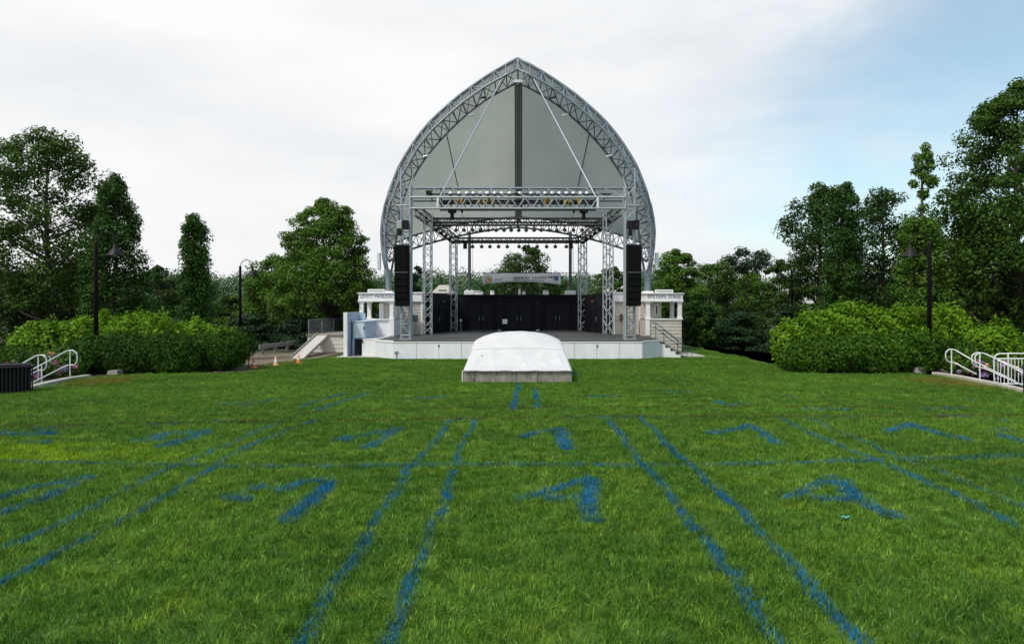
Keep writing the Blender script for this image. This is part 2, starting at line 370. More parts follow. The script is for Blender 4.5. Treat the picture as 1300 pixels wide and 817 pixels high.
grid('ground', ex, ey, lambda x, y: gz(x, y)-0.03, M['mulch'])

# lawn outline (flat sheet, edges inside the planting beds)
lawn_poly = [(-30, -4), (30, -4), (24, 18), (17.6, 21.5), (17.3, 23.3), (17.6, 25.3), (17.82, 26.7), (18.03, 28.1), (17.8, 29.4), (12.4, 30.4), (13.1, 34), (13.1, 54), (9.0, 54), (9.0, 46), (-11, 46), (-11, 40.6), (-12.2, 38), (-13.2, 32.5), (-11.6, 30.6), (-16.4, 29.5), (-17.75, 28.3), (-17.82, 27.1), (-17.5, 25.6), (-17.15, 24), (-17, 21), (-24, 18)]
def inpoly(x, y):
    r = False; n = len(lawn_poly)
    for i in range(n):
        x1, y1 = lawn_poly[i]; x2, y2 = lawn_poly[(i+1) % n]
        if (y1 > y) != (y2 > y) and x < (x2-x1)*(y-y1)/(y2-y1)+x1: r = not r
    return r

def grassmat(name, blades):
    m = bpy.data.materials.new(name); m.use_nodes = True
    t = m.node_tree; b = t.nodes['Principled BSDF']; o = t.nodes['Material Output']
    g = t.nodes.new('ShaderNodeNewGeometry')
    def noise(s, d=4, sc=None):
        n = t.nodes.new('ShaderNodeTexNoise'); n.inputs['Scale'].default_value = s; n.inputs['Detail'].default_value = d; n.inputs['Roughness'].default_value = 0.6
        if sc:
            q = t.nodes.new('ShaderNodeMapping'); q.inputs['Scale'].default_value = sc; t.links.new(g.outputs['Position'], q.inputs[0]); t.links.new(q.outputs[0], n.inputs['Vector'])
        else: t.links.new(g.outputs['Position'], n.inputs['Vector'])
        return n.outputs['Fac']
    def rng(v, a, c, lo=0.0, hi=1.0):
        r = t.nodes.new('ShaderNodeMapRange'); r.inputs['From Min'].default_value = a; r.inputs['From Max'].default_value = c; r.inputs['To Min'].default_value = lo; r.inputs['To Max'].default_value = hi
        t.links.new(v, r.inputs['Value']); return r.outputs[0]
    def mixc(f, c1, c2):
        x = t.nodes.new('ShaderNodeMix'); x.data_type = 'RGBA'
        if hasattr(f, 'links'): t.links.new(f, x.inputs[0])
        else: x.inputs[0].default_value = f
        for i, c in ((6, c1), (7, c2)):
            if hasattr(c, 'links'): t.links.new(c, x.inputs[i])
            else: x.inputs[i].default_value = (*c, 1)
        return x.outputs[2]
    def mul(a, c):
        x = t.nodes.new('ShaderNodeMath'); x.operation = 'MULTIPLY'; t.links.new(a, x.inputs[0])
        if hasattr(c, 'links'): t.links.new(c, x.inputs[1])
        else: x.inputs[1].default_value = c
        return x.outputs[0]
    def spot(cx, cy, rx, ry):
        q = t.nodes.new('ShaderNodeMapping'); q.inputs['Location'].default_value = (-cx/rx, -cy/ry, 0); q.inputs['Scale'].default_value = (1/rx, 1/ry, 0)
        t.links.new(g.outputs['Position'], q.inputs[0])
        l = t.nodes.new('ShaderNodeVectorMath'); l.operation = 'LENGTH'; t.links.new(q.outputs[0], l.inputs[0])
        return rng(l.outputs['Value'], 1.0, 0.35)
    c = mixc(rng(noise(0.28, 5), 0.35, 0.65), GRASS_A, GRASS_B)
    c = mixc(mul(rng(noise(1.3, 5), 0.50, 0.72), 0.75), c, GRASS_Y)
    c = mixc(mul(rng(noise(0.8, 5, (1, 1.6, 1)), 0.56, 0.75), 0.55), c, GRASS_D)
    c = mixc(mul(rng(noise(5.5, 3), 0.48, 0.64), 0.55), c, (0.035, 0.085, 0.010))
    # yellow patch on the left, dry banks under the hand rails
    y = spot(-10.2, 13.2, 4.4, 1.5)
    c = mixc(mul(y, rng(noise(1.1, 4), 0.33, 0.58)), c, (0.25, 0.40, 0.010))
    for cx, cy, rx, ry in ((-16.2, 26.6, 1.6, 2.4), (17.0, 26.3, 2.2, 2.6), (-12.6, 35.5, 1.4, 3.0)):
        c = mixc(mul(spot(cx, cy, rx, ry), rng(noise(1.8, 4), 0.30, 0.55, 0.1, 0.95)), c, (0.22, 0.18, 0.035))
    if blades:
        rp = rng(g.outputs['Random Per Island'], 0, 1, 0.0, 1.0)
        ra = t.nodes.new('ShaderNodeValToRGB'); ra.color_ramp.elements[0].color = (0.22, 0.25, 0.26, 1); ra.color_ramp.elements[1].color = (2.15, 2.0, 1.6, 1)
        e = ra.color_ramp.elements.new(0.93); e.color = (1.45, 1.38, 1.1, 1); ra.color_ramp.elements[-1].color = (3.4, 2.5, 4.5, 1)
        t.links.new(rp, ra.inputs[0])
        x = t.nodes.new('ShaderNodeMix'); x.data_type = 'RGBA'; x.blend_type = 'MULTIPLY'; x.inputs[0].default_value = 1
        t.links.new(c, x.inputs[6]); t.links.new(ra.outputs[0], x.inputs[7]); c = x.outputs[2]
        tr = t.nodes.new('ShaderNodeBsdfTranslucent'); mx = t.nodes.new('ShaderNodeMixShader'); mx.inputs[0].default_value = 0.3
        t.links.new(c, b.inputs['Base Color']); t.links.new(c, tr.inputs[0]); t.links.new(b.outputs[0], mx.inputs[1]); t.links.new(tr.outputs[0], mx.inputs[2]); t.links.new(mx.outputs[0], o.inputs[0])
        b.inputs['Roughness'].default_value = 0.5; b.inputs['Specular IOR Level'].default_value = 0.2
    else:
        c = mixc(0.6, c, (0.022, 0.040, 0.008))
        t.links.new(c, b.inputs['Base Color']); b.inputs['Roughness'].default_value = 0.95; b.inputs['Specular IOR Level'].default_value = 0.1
    return m
GRASS_A = (0.080, 0.210, 0.024); GRASS_B = (0.145, 0.320, 0.034); GRASS_Y = (0.250, 0.385, 0.036); GRASS_D = (0.048, 0.130, 0.022)
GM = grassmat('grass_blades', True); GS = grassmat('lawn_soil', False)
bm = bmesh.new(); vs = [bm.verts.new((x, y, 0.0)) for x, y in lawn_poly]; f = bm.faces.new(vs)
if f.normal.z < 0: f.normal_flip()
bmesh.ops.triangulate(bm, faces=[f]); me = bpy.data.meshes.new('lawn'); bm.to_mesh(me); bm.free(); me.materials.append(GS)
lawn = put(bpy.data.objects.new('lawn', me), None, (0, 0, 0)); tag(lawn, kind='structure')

def blades(C, hgt, wid, lean=0.6, fa=None, fl=None):
    n = len(C); a = RNG.uniform(0, 2*np.pi, n); side = np.stack([np.cos(a), np.sin(a), np.zeros(n)], 1)
    b = RNG.uniform(0, 2*np.pi, n); ln = np.abs(RNG.normal(0, lean, n)); h = hgt*RNG.uniform(0.55, 1.25, n)
    dr = np.stack([np.cos(b)*np.sin(ln), np.sin(b)*np.sin(ln), np.cos(ln)], 1)
    if fa is not None:
        dr = unit(dr+np.stack([np.cos(fa)*fl, np.sin(fa)*fl, np.zeros(n)], 1)*1.6)
    mid = C+dr*(h*0.5)[:, None]; dr2 = unit(dr+np.stack([np.cos(b), np.sin(b), -0.2*np.ones(n)], 1)*0.5)
    tip = mid+dr2*(h*0.55)[:, None]; wv = side*(wid*RNG.uniform(0.7, 1.3, n))[:, None]*0.5
    q1 = np.stack([C-wv, C+wv, mid+wv*0.8, mid-wv*0.8], 1); q2 = np.stack([mid-wv*0.8, mid+wv*0.8, tip+wv*0.12, tip-wv*0.12], 1)
    return q1, q2
def blademesh(name, q1, q2, m):
    n = len(q1); V = np.concatenate([q1, q2[:, 2:4]], 1)       # 6 verts, 2 quads: one island per blade
    me = bpy.data.meshes.new(name); me.vertices.add(6*n); me.vertices.foreach_set('co', V.astype(np.float32).ravel())
    idx = (np.arange(n)*6)[:, None]+np.array([0, 1, 2, 3, 3, 2, 4, 5])
    # q2 order is (mid-,mid+,tip+,tip-); verts 4,5 = tip+,tip-
    me.loops.add(8*n); me.loops.foreach_set('vertex_index', idx.astype(np.int32).ravel())
    me.polygons.add(2*n); me.polygons.foreach_set('loop_start', np.arange(0, 8*n, 4, dtype=np.int32))
    me.materials.append(m); me.update(calc_edges=True); return me
pc = bpy.data.collections.new('grass_tufts')                  # instanced by the lawn's grass only
PATCH_R = 0.75
for k in range(6):
    RNG = np.random.default_rng(20+k); n = 2700
    r = PATCH_R*np.sqrt(RNG.uniform(0, 1, n)); a = RNG.uniform(0, 2*np.pi, n)
    C = np.stack([r*np.cos(a), r*np.sin(a), np.zeros(n)], 1)
    hh = 0.068*(1+0.35*np.sin(C[:, 0]*9+k)*np.sin(C[:, 1]*8-k)+0.25*np.sin(C[:, 1]*15+C[:, 0]*6+2*k))
    q1, q2 = blades(C, hh, 0.0068, 0.45, np.sin(C[:, 0]*7.3+k*1.7)*1.9+np.sin(C[:, 1]*6.1-k)*1.9+k, 0.30+0.25*np.sin(C[:, 0]*5+C[:, 1]*8+k*2))
    pc.objects.link(bpy.data.objects.new('grass_tuft', blademesh('grass_tuft', q1, q2, GM)))
pts = []; rr = random.Random(5)
y = 4.2
while y < 55:
    st = 0.85 if y < 18 else 0.95
    half = 0.80*y+2.5; x = -half
    while x < half:
        jx, jy = x+rr.uniform(-.3, .3), y+rr.uniform(-.3, .3)
        if all(inpoly(jx+dx, jy+dy) for dx, dy in ((0, 0), (.45, 0), (-.45, 0), (0, .45), (0, -.45))) and not (-1.7 < jx < 1.7 and 26.7 < jy < 31.4) and not (jy > 38.9 and abs(jx) < 8.0) and not (jy > 38.2 and abs(jx) < 6.6) and not (jx < -7.5 and jy > 39.2) and not (jx > 7.5 and jy > 39 and jx < 12): pts.append((jx, jy, 0.0))
        x += st
    y += st
me = bpy.data.meshes.new('grass'); me.from_pydata(pts, [], [])
a1 = me.attributes.new('rot', 'FLOAT_VECTOR', 'POINT'); a1.data.foreach_set('vector', np.array([(0, 0, rr.uniform(0, 6.28)) for _ in pts], dtype=np.float32).ravel())
a2 = me.attributes.new('size', 'FLOAT', 'POINT'); a2.data.foreach_set('value', np.array([rr.uniform(.92, 1.12) for _ in pts], dtype=np.float32))
a3 = me.attributes.new('variant', 'INT', 'POINT'); a3.data.foreach_set('value', np.array([rr.randrange(6) for _ in pts], dtype=np.int32))
grass = put(bpy.data.objects.new('grass', me), None, (0, 0, 0)); tag(grass, 'mown green grass with bluish and yellowish patches', 'grass', kind='stuff')
ng = bpy.data.node_groups.new('grass_scatter', 'GeometryNodeTree')
ng.interface.new_socket('Geometry', in_out='INPUT', socket_type='NodeSocketGeometry'); ng.interface.new_socket('Geometry', in_out='OUTPUT', socket_type='NodeSocketGeometry')
gi = ng.nodes.new('NodeGroupInput'); go = ng.nodes.new('NodeGroupOutput'); ci = ng.nodes.new('GeometryNodeCollectionInfo'); ip = ng.nodes.new('GeometryNodeInstanceOnPoints')
ci.inputs['Collection'].default_value = pc; ci.inputs['Separate Children'].default_value = True; ci.inputs['Reset Children'].default_value = True
ip.inputs['Pick Instance'].default_value = True
def nattr(nm, ty):
    n = ng.nodes.new('GeometryNodeInputNamedAttribute'); n.data_type = ty; n.inputs['Name'].default_value = nm; return n.outputs['Attribute']
ng.links.new(gi.outputs[0], ip.inputs['Points']); ng.links.new(ci.outputs[0], ip.inputs['Instance'])
ng.links.new(nattr('rot', 'FLOAT_VECTOR'), ip.inputs['Rotation']); ng.links.new(nattr('size', 'FLOAT'), ip.inputs['Scale']); ng.links.new(nattr('variant', 'INT'), ip.inputs['Instance Index'])
ng.links.new(ip.outputs[0], go.inputs[0])
md = grass.modifiers.new('scatter', 'NODES'); md.node_group = ng

# painted marks: blades of grass carrying blue paint
PAINT = leafmat('blue_line_paint', (0.004, 0.075, 0.15), (0.015, 0.22, 0.50), 0.15)
BROWN = leafmat('worn_brown_grass', (0.060, 0.040, 0.020), (0.16, 0.075, 0.050), 0.15)
def mark(name, label, strokes, wpx, cover=1.0, m=None, h=0.074):
    """strokes: photo polylines lying on the lawn; each segment becomes a band of painted blades"""
    global RNG
    RNG = np.random.default_rng(abs(hash(label)) % 1000 if False else len(label)*7+int(strokes[0][0][0]))
    Cs = []; Hs = []
    for st in strokes:
        g = [G(*p[:2]) for p in st]
        for a, b in zip(g[:-1], g[1:]):
            L_ = (b-a).length; wm = wpx*0.62; dd = (a.y+b.y)/2
            n = int(L_*wm*cover*0.66*min(3400, 3400*(9/dd)**0.7))+3
            s = RNG.uniform(0, 1, n); d = (b-a).normalized(); nr = Vector((-d.y, d.x, 0))
            o = RNG.normal(0, 0.30, n)*wm
            p = np.array(a)+np.outer(s, np.array(b-a))+np.outer(o+0.03*np.sin(s*L_*2.2+a.x), np.array(nr))
            wobble = np.sin(p[:, 0]*3.1+p[:, 1]*1.7)+np.sin(p[:, 0]*7.3-p[:, 1]*5.1)+np.sin(p[:, 1]*9.0+p[:, 0]*2)
            p = p[(wobble*0.22+RNG.uniform(0, 1.3, n)) > 0.36]
            p[:, 2] = 0; Cs.append(p); Hs.append(np.full(len(p), h*(1+max(0, dd-12)*0.012)))
    C = np.concatenate(Cs); H = np.concatenate(Hs)
    wid = 0.0075*np.clip(C[:, 1]/9, 1, 3.2)**0.7
    q1, q2 = blades(C, H, wid, 0.55)
    me = blademesh(name, q1, q2, m or PAINT)
    o = put(bpy.data.objects.new(name, me), lawn, (0, 0, 0))
    if label: o['label'] = label
    return o
LINES = [
 ('long blue line left of centre', [(571, 535), (545, 572), (521, 594), (484, 655), (438, 726), (360, 850)], .24, 1.3),
 ('wavy blue line just right of the long left line', [(604, 535), (582, 575), (570, 615), (561, 652), (551, 665), (527, 726), (476, 860)], .22, 1.2),
 ('straight blue line right of centre', [(770, 530), (800, 570), (850, 630), (890, 680), (925, 726), (1018, 860)], .24, 1.4),
 ('blue line outside the straight right line', [(812, 530), (850, 568), (890, 605), (950, 660), (1013, 726), (1130, 860)], .24, 1.3),
 ('diagonal blue line towards the right corner', [(988, 532), (1071, 570), (1120, 589), (1196, 622), (1300, 672), (1360, 700)], .24, 1.1),
 ('fainter diagonal blue line on the right', [(1026, 532), (1099, 563), (1144, 584), (1189, 598), (1231, 617), (1293, 643), (1360, 670)], .22, .75),
 ('diagonal blue line towards the left corner', [(-60, 768), (37, 726), (107, 688), (184, 648), (220, 627), (269, 595), (310, 570), (355, 552), (398, 535)], 0.24, 1.1),
 ('second diagonal blue line on the left', [(-40, 715), (0, 700), (61, 676), (116, 648), (171, 618), (214, 596), (245, 585), (312, 556), (355, 537)], 0.24, .85),
 ('teal cross line over the middle of the lawn', [(-30, 586), (160, 591), (330, 594), (520, 592), (640, 591), (860, 592), (1000, 589), (1100, 586), (1330, 579)], .26, 1.0),
 ('short blue line near the booth, left', [(651, 521), (655, 505), (659, 488)], .26, 1.4),
 ('short blue line near the booth, right', [(683, 519), (681, 507), (678, 493)], .24, 1.1),
 ('faint blue line up the left of the lawn', [(380, 519), (405, 510), (440, 500)], .3, .9),
 ('second faint blue line up the left of the lawn', [(405, 521), (430, 512), (470, 499)], .3, .9),
 ('short blue line at the right edge', [(1279, 606), (1300, 615), (1330, 628)], .3, .8),
]
for lb, st, wd, cv in LINES: mark('painted_line', lb, [st], wd, cv)
DIG = [
 ('blue figure cut by the left edge in the near row', [[(-30, 665), (46, 638), (122, 606)], [(118, 607), (60, 618), (-20, 637)]], .24, 1.2),
 ('blue figure in the middle of the near row', [[(737, 609), (753, 607)], [(746, 609), (750, 665)], [(751, 609), (752, 664)], [(737, 611), (690, 627), (652, 634)], [(690, 634), (745, 635)]], .22, 1.5),
 ('blue figure left in the near row', [[(422, 613), (392, 640), (358, 664)], [(420, 616), (395, 642), (362, 666)], [(420, 613), (388, 612), (352, 626)], [(335, 618), (306, 627), (286, 636)], [(286, 637), (322, 634)]], .24, 1.3),
 ('blue figure right in the near row', [[(996, 635), (1030, 620), (1060, 606)], [(1060, 606), (1085, 630), (1110, 648), (1150, 660)], [(1020, 633), (1092, 636)], [(1058, 610), (1082, 632)]], .24, 1.3),
 ('blue figure in the middle of the far row', [[(660, 556), (690, 549), (718, 546)], [(708, 546), (719, 572)], [(714, 547), (722, 571)]], .24, 1.5),
 ('blue figure left of centre in the far row', [[(507, 545), (485, 560), (466, 571)], [(505, 545), (465, 554), (425, 560)], [(428, 560), (450, 559)]], .26, 1.3),
 ('blue figure on the left of the far row', [[(268, 548), (232, 560), (199, 570)], [(264, 549), (222, 551), (190, 557)], [(168, 561), (211, 558)]], .28, 1.2),
 ('blue figure at the left end of the far row', [[(-10, 552), (30, 553), (68, 551)], [(22, 564), (66, 562)], [(45, 546), (70, 553)]], .28, .9),
 ('blue figure right of centre in the far row', [[(897, 551), (930, 546), (954, 541)], [(950, 541), (970, 553), (988, 566)], [(905, 552), (940, 546)]], .26, 1.4),
 ('blue figure on the right of the far row', [[(1127, 550), (1155, 539), (1182, 549), (1234, 560)], [(1130, 548), (1160, 541)]], .28, 1.2),
 ('blue figure at the right end of the far row', [[(1265, 551), (1300, 562), (1330, 570)], [(1262, 545), (1290, 550)]], .28, .8),
]
for lb, st, wd, cv in DIG: mark('painted_figure', lb, st, wd*1.55, cv*1.1, h=.076)
FAINT = [[(30, 530), (58, 529)], [(60, 526), (80, 525)], [(272, 516), (330, 508)], [(300, 517), (360, 507)], [(515, 507), (565, 505)], [(745, 505), (788, 503)], [(905, 510), (935, 517)], [(935, 512), (955, 515)], [(992, 504), (1012, 505)], [(1040, 506), (1056, 507)], [(1222, 508), (1240, 509)], [(728, 474), (735, 477)], [(840, 498), (880, 499)], [(1195, 528), (1280, 536)], [(1020, 520), (1080, 521)], [(1170, 520), (1230, 519)]]
mark('painted_trace', 'faint blue paint traces scattered on the far lawn', FAINT, .32, .7)
mark('worn_line', 'reddish brown worn line across the lawn', [[(-20, 545), (100, 541), (200, 538), (400, 535), (650, 532), (760, 530), (1000, 530), (1180, 530), (1330, 527)]], .24, 1.9, BROWN, 0.074)
mark('worn_line', 'fainter brown line behind the first worn line', [[(-20, 543), (150, 532), (330, 527), (560, 519), (900, 517), (1130, 517), (1330, 519)]], .24, 1.1, BROWN, 0.072)
mark('painted_trace', 'broken blue paint along the brown worn line', [[(0, 549), (120, 542)], [(180, 540), (300, 536)], [(575, 534), (606, 533)], [(720, 531), (860, 531)], [(1040, 530), (1090, 531)]], .20, .6)

# gravel patch by the cones, path slabs, far car park
prism('gravel_path', None, [(-13.6, 30.5), (-11.9, 31.2), (-11.6, 36.5), (-11.3, 43.7), (-17, 43.7), (-17, 36)], -0.02, 0.012, M['dirt'])['kind'] = 'structure'
prism('car_park', None, [(14, 60), (60, 60), (60, 84), (14, 84)], -3.2, -2.80, M['asphalt'])['kind'] = 'structure'

# ------------------------------------------------------------------ stage
FZ = 1.06
st = thing('stage', 'white panelled stage platform with dark floor in the middle of the lawn', 'stage', (0, 44, 0))
SP = [(-8.25, 46.5), (-8.25, 39.6), (-6.96, 38.3), (6.96, 38.3), (8.25, 39.6), (8.25, 46.5), (7.2, 47.6), (5.4, 56), (-5.4, 56), (-7.2, 47.6)]
prism('stage_floor', st, [(x*1.0, y-(0.05 if y < 40 else 0)) for x, y in SP], FZ-0.05, FZ, M['floor'], (0, 44, 0))
prism('platform_core', st, [(x*0.985, y+0.14) for x, y in SP[:6]], 0.0, FZ-0.052, M['panel'], (0, 44, 0))
def facia(a, b, n, name='fascia_panel'):
    a, b = Vector((*a, 0)), Vector((*b, 0)); d = (b-a); ang = math.atan2(d.y, d.x); nn = Vector((d.y, -d.x, 0)).normalized()
    for i in range(n):
        c = a.lerp(b, (i+.5)/n); ln = d.length/n-0.018
        o = bx(name, st, c.x-ln/2, c.x+ln/2, c.y-.02, c.y+.02, 0.03, FZ-0.13, M['panel'], 0.006, (0, 0, ang)); 
    c = a.lerp(b, .5)+nn*0.012
    bx('edge_trim', st, c.x-d.length/2-.012, c.x+d.length/2+.012, c.y-.035, c.y+.035, FZ-0.125, FZ-0.004, M['trim'], 0.01, (0, 0, ang))
facia((-6.96, 38.3), (6.96, 38.3), 11); facia((6.96, 38.3), (8.25, 39.6), 1); facia((-8.25, 39.6), (-6.96, 38.3), 1); facia((-8.25, 46.5), (-8.25, 39.6), 5)
for px in (557, 758):
    p = P(px, 440, 38.27); lathe('latch', st, [(0.02, 0), (0.045, 0.02), (0.045, 0.09), (0.02, 0.12)], p, M['steel_dark'], 8)
for px in (505,):
    t = thing('power_pedestal', 'small grey power box on a post before the stage', 'power box', G(px, 456))
    g = G(px, 456); g.y = 38.0; WL[t.name] = g; t.location = g
    strut('post', t, g, g+Vector((0, 0, .30)), .035, M['steel']); bx('box', t, g.x-.10, g.x+.10, g.y-.07, g.y+.07, .30, .48, M['steel'], .02)
# steps on the right
ss = thing('stage_steps', 'white side steps with dark treads at the right end of the stage', 'steps', (9.0, 41, 0))
for i in range(5):
    x0 = 8.27+i*0.30; zt = FZ-0.20*(i+1)
    if zt < 0.05: zt = 0.06
    bx('riser_block', ss, x0, x0+.30, 39.7, 42.2, 0, zt-.03, M['white']); bx('tread', ss, x0-.02, x0+.31, 39.66, 42.2, zt-.03+.002, zt+.01, M['blackdoor'], .005)
bx('landing', ss, 9.77, 11.0, 40.2, 43.2, 0, .07, M['pave'], .01)
for yy in (39.75, 42.1):
    hr = thing('handrail', 'dark handrail %s the right stage steps' % ('on the near side of' if yy < 40 else 'on the far side of'), 'handrail', (9, yy, 0))
    for dz in ((.92, .62) if yy > 40 else (.55, .3)):
        tube('rail', hr, [(8.3, yy, FZ+dz), (8.5, yy, FZ+dz), (9.75, yy, dz+.08), (10.15, yy, dz+.06)], .022, M['steel_dark'])
    for xx, z0, z1 in ((8.5, FZ-.2, FZ+(.92 if yy > 40 else .55)), (9.85, 0.06, (.98 if yy > 40 else .6)), (10.13, 0.06, (.98 if yy > 40 else .6))):
        strut('post', hr, (xx, yy, z0), (xx, yy, z1), .02, M['steel_dark'])

# ------------------------------------------------------------------ black back wall
WT = 3.95
bw = thing('back_wall', 'black backdrop wall with three double doors behind the stage', 'wall', (0, 56, FZ))
BD = 55.6; BX = 5.05
bx('wall_panel', bw, -BX, BX, BD, BD+.25, FZ, WT, M['black'])
def wing(s):
    a = Vector((s*BX, BD+.1, 0)); b = Vector((s*6.62, 47.6, 0)); d = b-a; c = a.lerp(b, .5); ang = math.atan2(d.y, d.x)
    bx('wing_panel', bw, c.x-d.length/2, c.x+d.length/2, c.y-.1, c.y+.1, FZ, WT-.003, M['black'], 0, (0, 0, ang))
    n = Vector((-s, 0, 0)); p = a.lerp(b, .52)+n*.13
    bx('wing_door', bw, p.x-.55, p.x+.55, p.y-.03, p.y+.03, FZ+.02, FZ+2.1, M['blackdoor'], .01, (0, 0, ang))
    q = a.lerp(b, .62)+n*.22
    strut('handle', bw, q+Vector((0, 0, FZ+.85)), q+Vector((0, 0, FZ+1.2)), .022, M['steel'])
    e = a.lerp(b, .5)+n*.2
    bx('exit_lamp', bw, e.x-.12, e.x+.12, e.y-.05, e.y+.05, FZ+2.28, FZ+2.42, M['red'] if s > 0 else M['brown'], .01, (0, 0, ang))
wing(-1); wing(1)
for i, px in enumerate((611, 659, 708)):
    xc = (px-CXP)*BD/F
    for s in (-1, 1):
        d = bx('door', bw, xc+s*.49-.47, xc+s*.49+.47, BD-.05, BD-.005, FZ+.06, FZ+2.2, M['blackdoor'], .012)
        strut('handle', d, (xc+s*.15, BD-.10, FZ+.80), (xc+s*.15, BD-.10, FZ+1.2), .022, M['steel'])
    bx('door_head', bw, xc-1.05, xc+1.05, BD-.07, BD-.005, FZ+2.22, FZ+2.32, M['blackdoor'])
    if i != 1: bx('sill_strip', bw, xc-1.2, xc+1.2, BD-.12, BD-.06, FZ+.001, FZ+.05, M['steel_dark'])
for px in (585, 635, 683, 731):
    xc = (px-CXP)*BD/F; bx('pilaster', bw, xc-.22, xc+.22, BD-.04, BD-.003, FZ+.002, WT-.25, M['blackdoor'], .01)
bx('cap_strip', bw, -BX-.1, BX+.1, BD-.06, BD+.31, WT+.002, WT+.05, M['blackmetal'])
p = P(641, 408, 55.45); t = thing('notice_panel', 'small white square notice on the black back wall', 'notice', p)
bx('board', t, p.x-.19, p.x+.19, p.y-.02, p.y+.02, p.z-.19, p.z+.19, M['white'], .01)
bx('frame', t, p.x-.22, p.x+.22, p.y+.021, p.y+.045, p.z-.22, p.z+.22, M['alu_dark'], .01)
p = P(585, 419, 54.6); t = thing('utility_stand', 'thin grey post with square head beside the back left tower', 'stand', (p.x, p.y, FZ))
lathe('base', t, [(.16, 0), (.15, .03), (.03, .05)], (p.x, p.y, FZ+.001), M['steel'], 12); strut('pole', t, (p.x, p.y, FZ+.04), (p.x, p.y, FZ+.75), .028, M['alu']); bx('head', t, p.x-.11, p.x+.11, p.y-.05, p.y+.05, FZ+.75, FZ+.97, M['alu'], .02)
for i, px in enumerate((634, 683)):
    p = P(px, 418.5, 54.5); t = thing('floor_wedge', 'small pale floor light at the foot of the %s back door' % ('middle' if i else 'left'), 'light', (p.x, p.y, FZ), 'small floor lights by the back doors')
    bx('body', t, p.x-.16, p.x+.16, p.y-.1, p.y+.1, FZ+.003, FZ+.12, M['alu'], .03)

# ------------------------------------------------------------------ shingled walls and pavilions
def shingles(parent, x0, x1, y, z0, z1, n, m, name='shingle_course'):
    """courses facing -y, each a wedge lapped over the one below"""
    hh = (z1-z0)/n
    for i in range(n):
        a = z0+i*hh; b = a+hh
        V = [(x0, y-.030, a), (x1, y-.030, a), (x1, y-.006, b), (x0, y-.006, b), (x0, y, a), (x1, y, a), (x1, y, b), (x0, y, b)]
        o = meshobj(name, V, [(0, 1, 2, 3), (4, 7, 6, 5), (0, 4, 5, 1), (3, 2, 6, 7), (0, 3, 7, 4), (1, 5, 6, 2)], m, parent, ((x0+x1)/2, y, a))
def sidewall(s):
    lab = 'left' if s < 0 else 'right'
    t = thing('shingle_wall', 'beige shingled wall with white fascia closing the %s side of the stage' % lab, 'wall', (s*7.5, 47.5, FZ))
    a, b = sorted((s*6.66, s*8.45))
    bx('wall', t, a, b, 47.62, 47.85, FZ, 3.35, M['shingle']); shingles(t, a+.1, b-.01, 47.615, FZ+.02, 3.22, 10, M['shingle'])
    bx('fascia', t, a-.02, b+.02, 47.45, 47.9, 3.32+.002, 3.9, M['trim'], .02); bx('cornice', t, a-.06, b+.06, 47.38, 47.95, 3.902, 3.99, M['trim'], .02)
    e = s*6.70; bx('corner_board', t, e-.06, e+.06, 47.53, 47.612, FZ+.003, 3.318, M['trim'])
    return t
sidewall(-1); sidewall(1)
p = P(790.5, 403, 47.2); t = thing('control_box', 'brown box on twin thin legs before the right shingled wall', 'box', (p.x, p.y, FZ))
bx('housing', t, p.x-.20, p.x+.20, p.y-.12, p.y+.12, p.z-.24, p.z+.24, M['brown'], .03)
for dx in (-.09, .09): strut('leg', t, (p.x+dx, p.y, FZ), (p.x+dx, p.y, p.z-.24), .015, M['steel_dark'])
p = P(527, 403, 47.2); t = thing('control_box', 'dark box low on the left shingled wall behind the tower', 'box', (p.x, p.y, FZ))
bx('housing', t, p.x-.18, p.x+.18, p.y-.1, p.y+.12, p.z-.26, p.z+.2, M['steel_dark'], .03); strut('leg', t, (p.x, p.y, FZ), (p.x, p.y, p.z-.26), .02, M['steel_dark'])

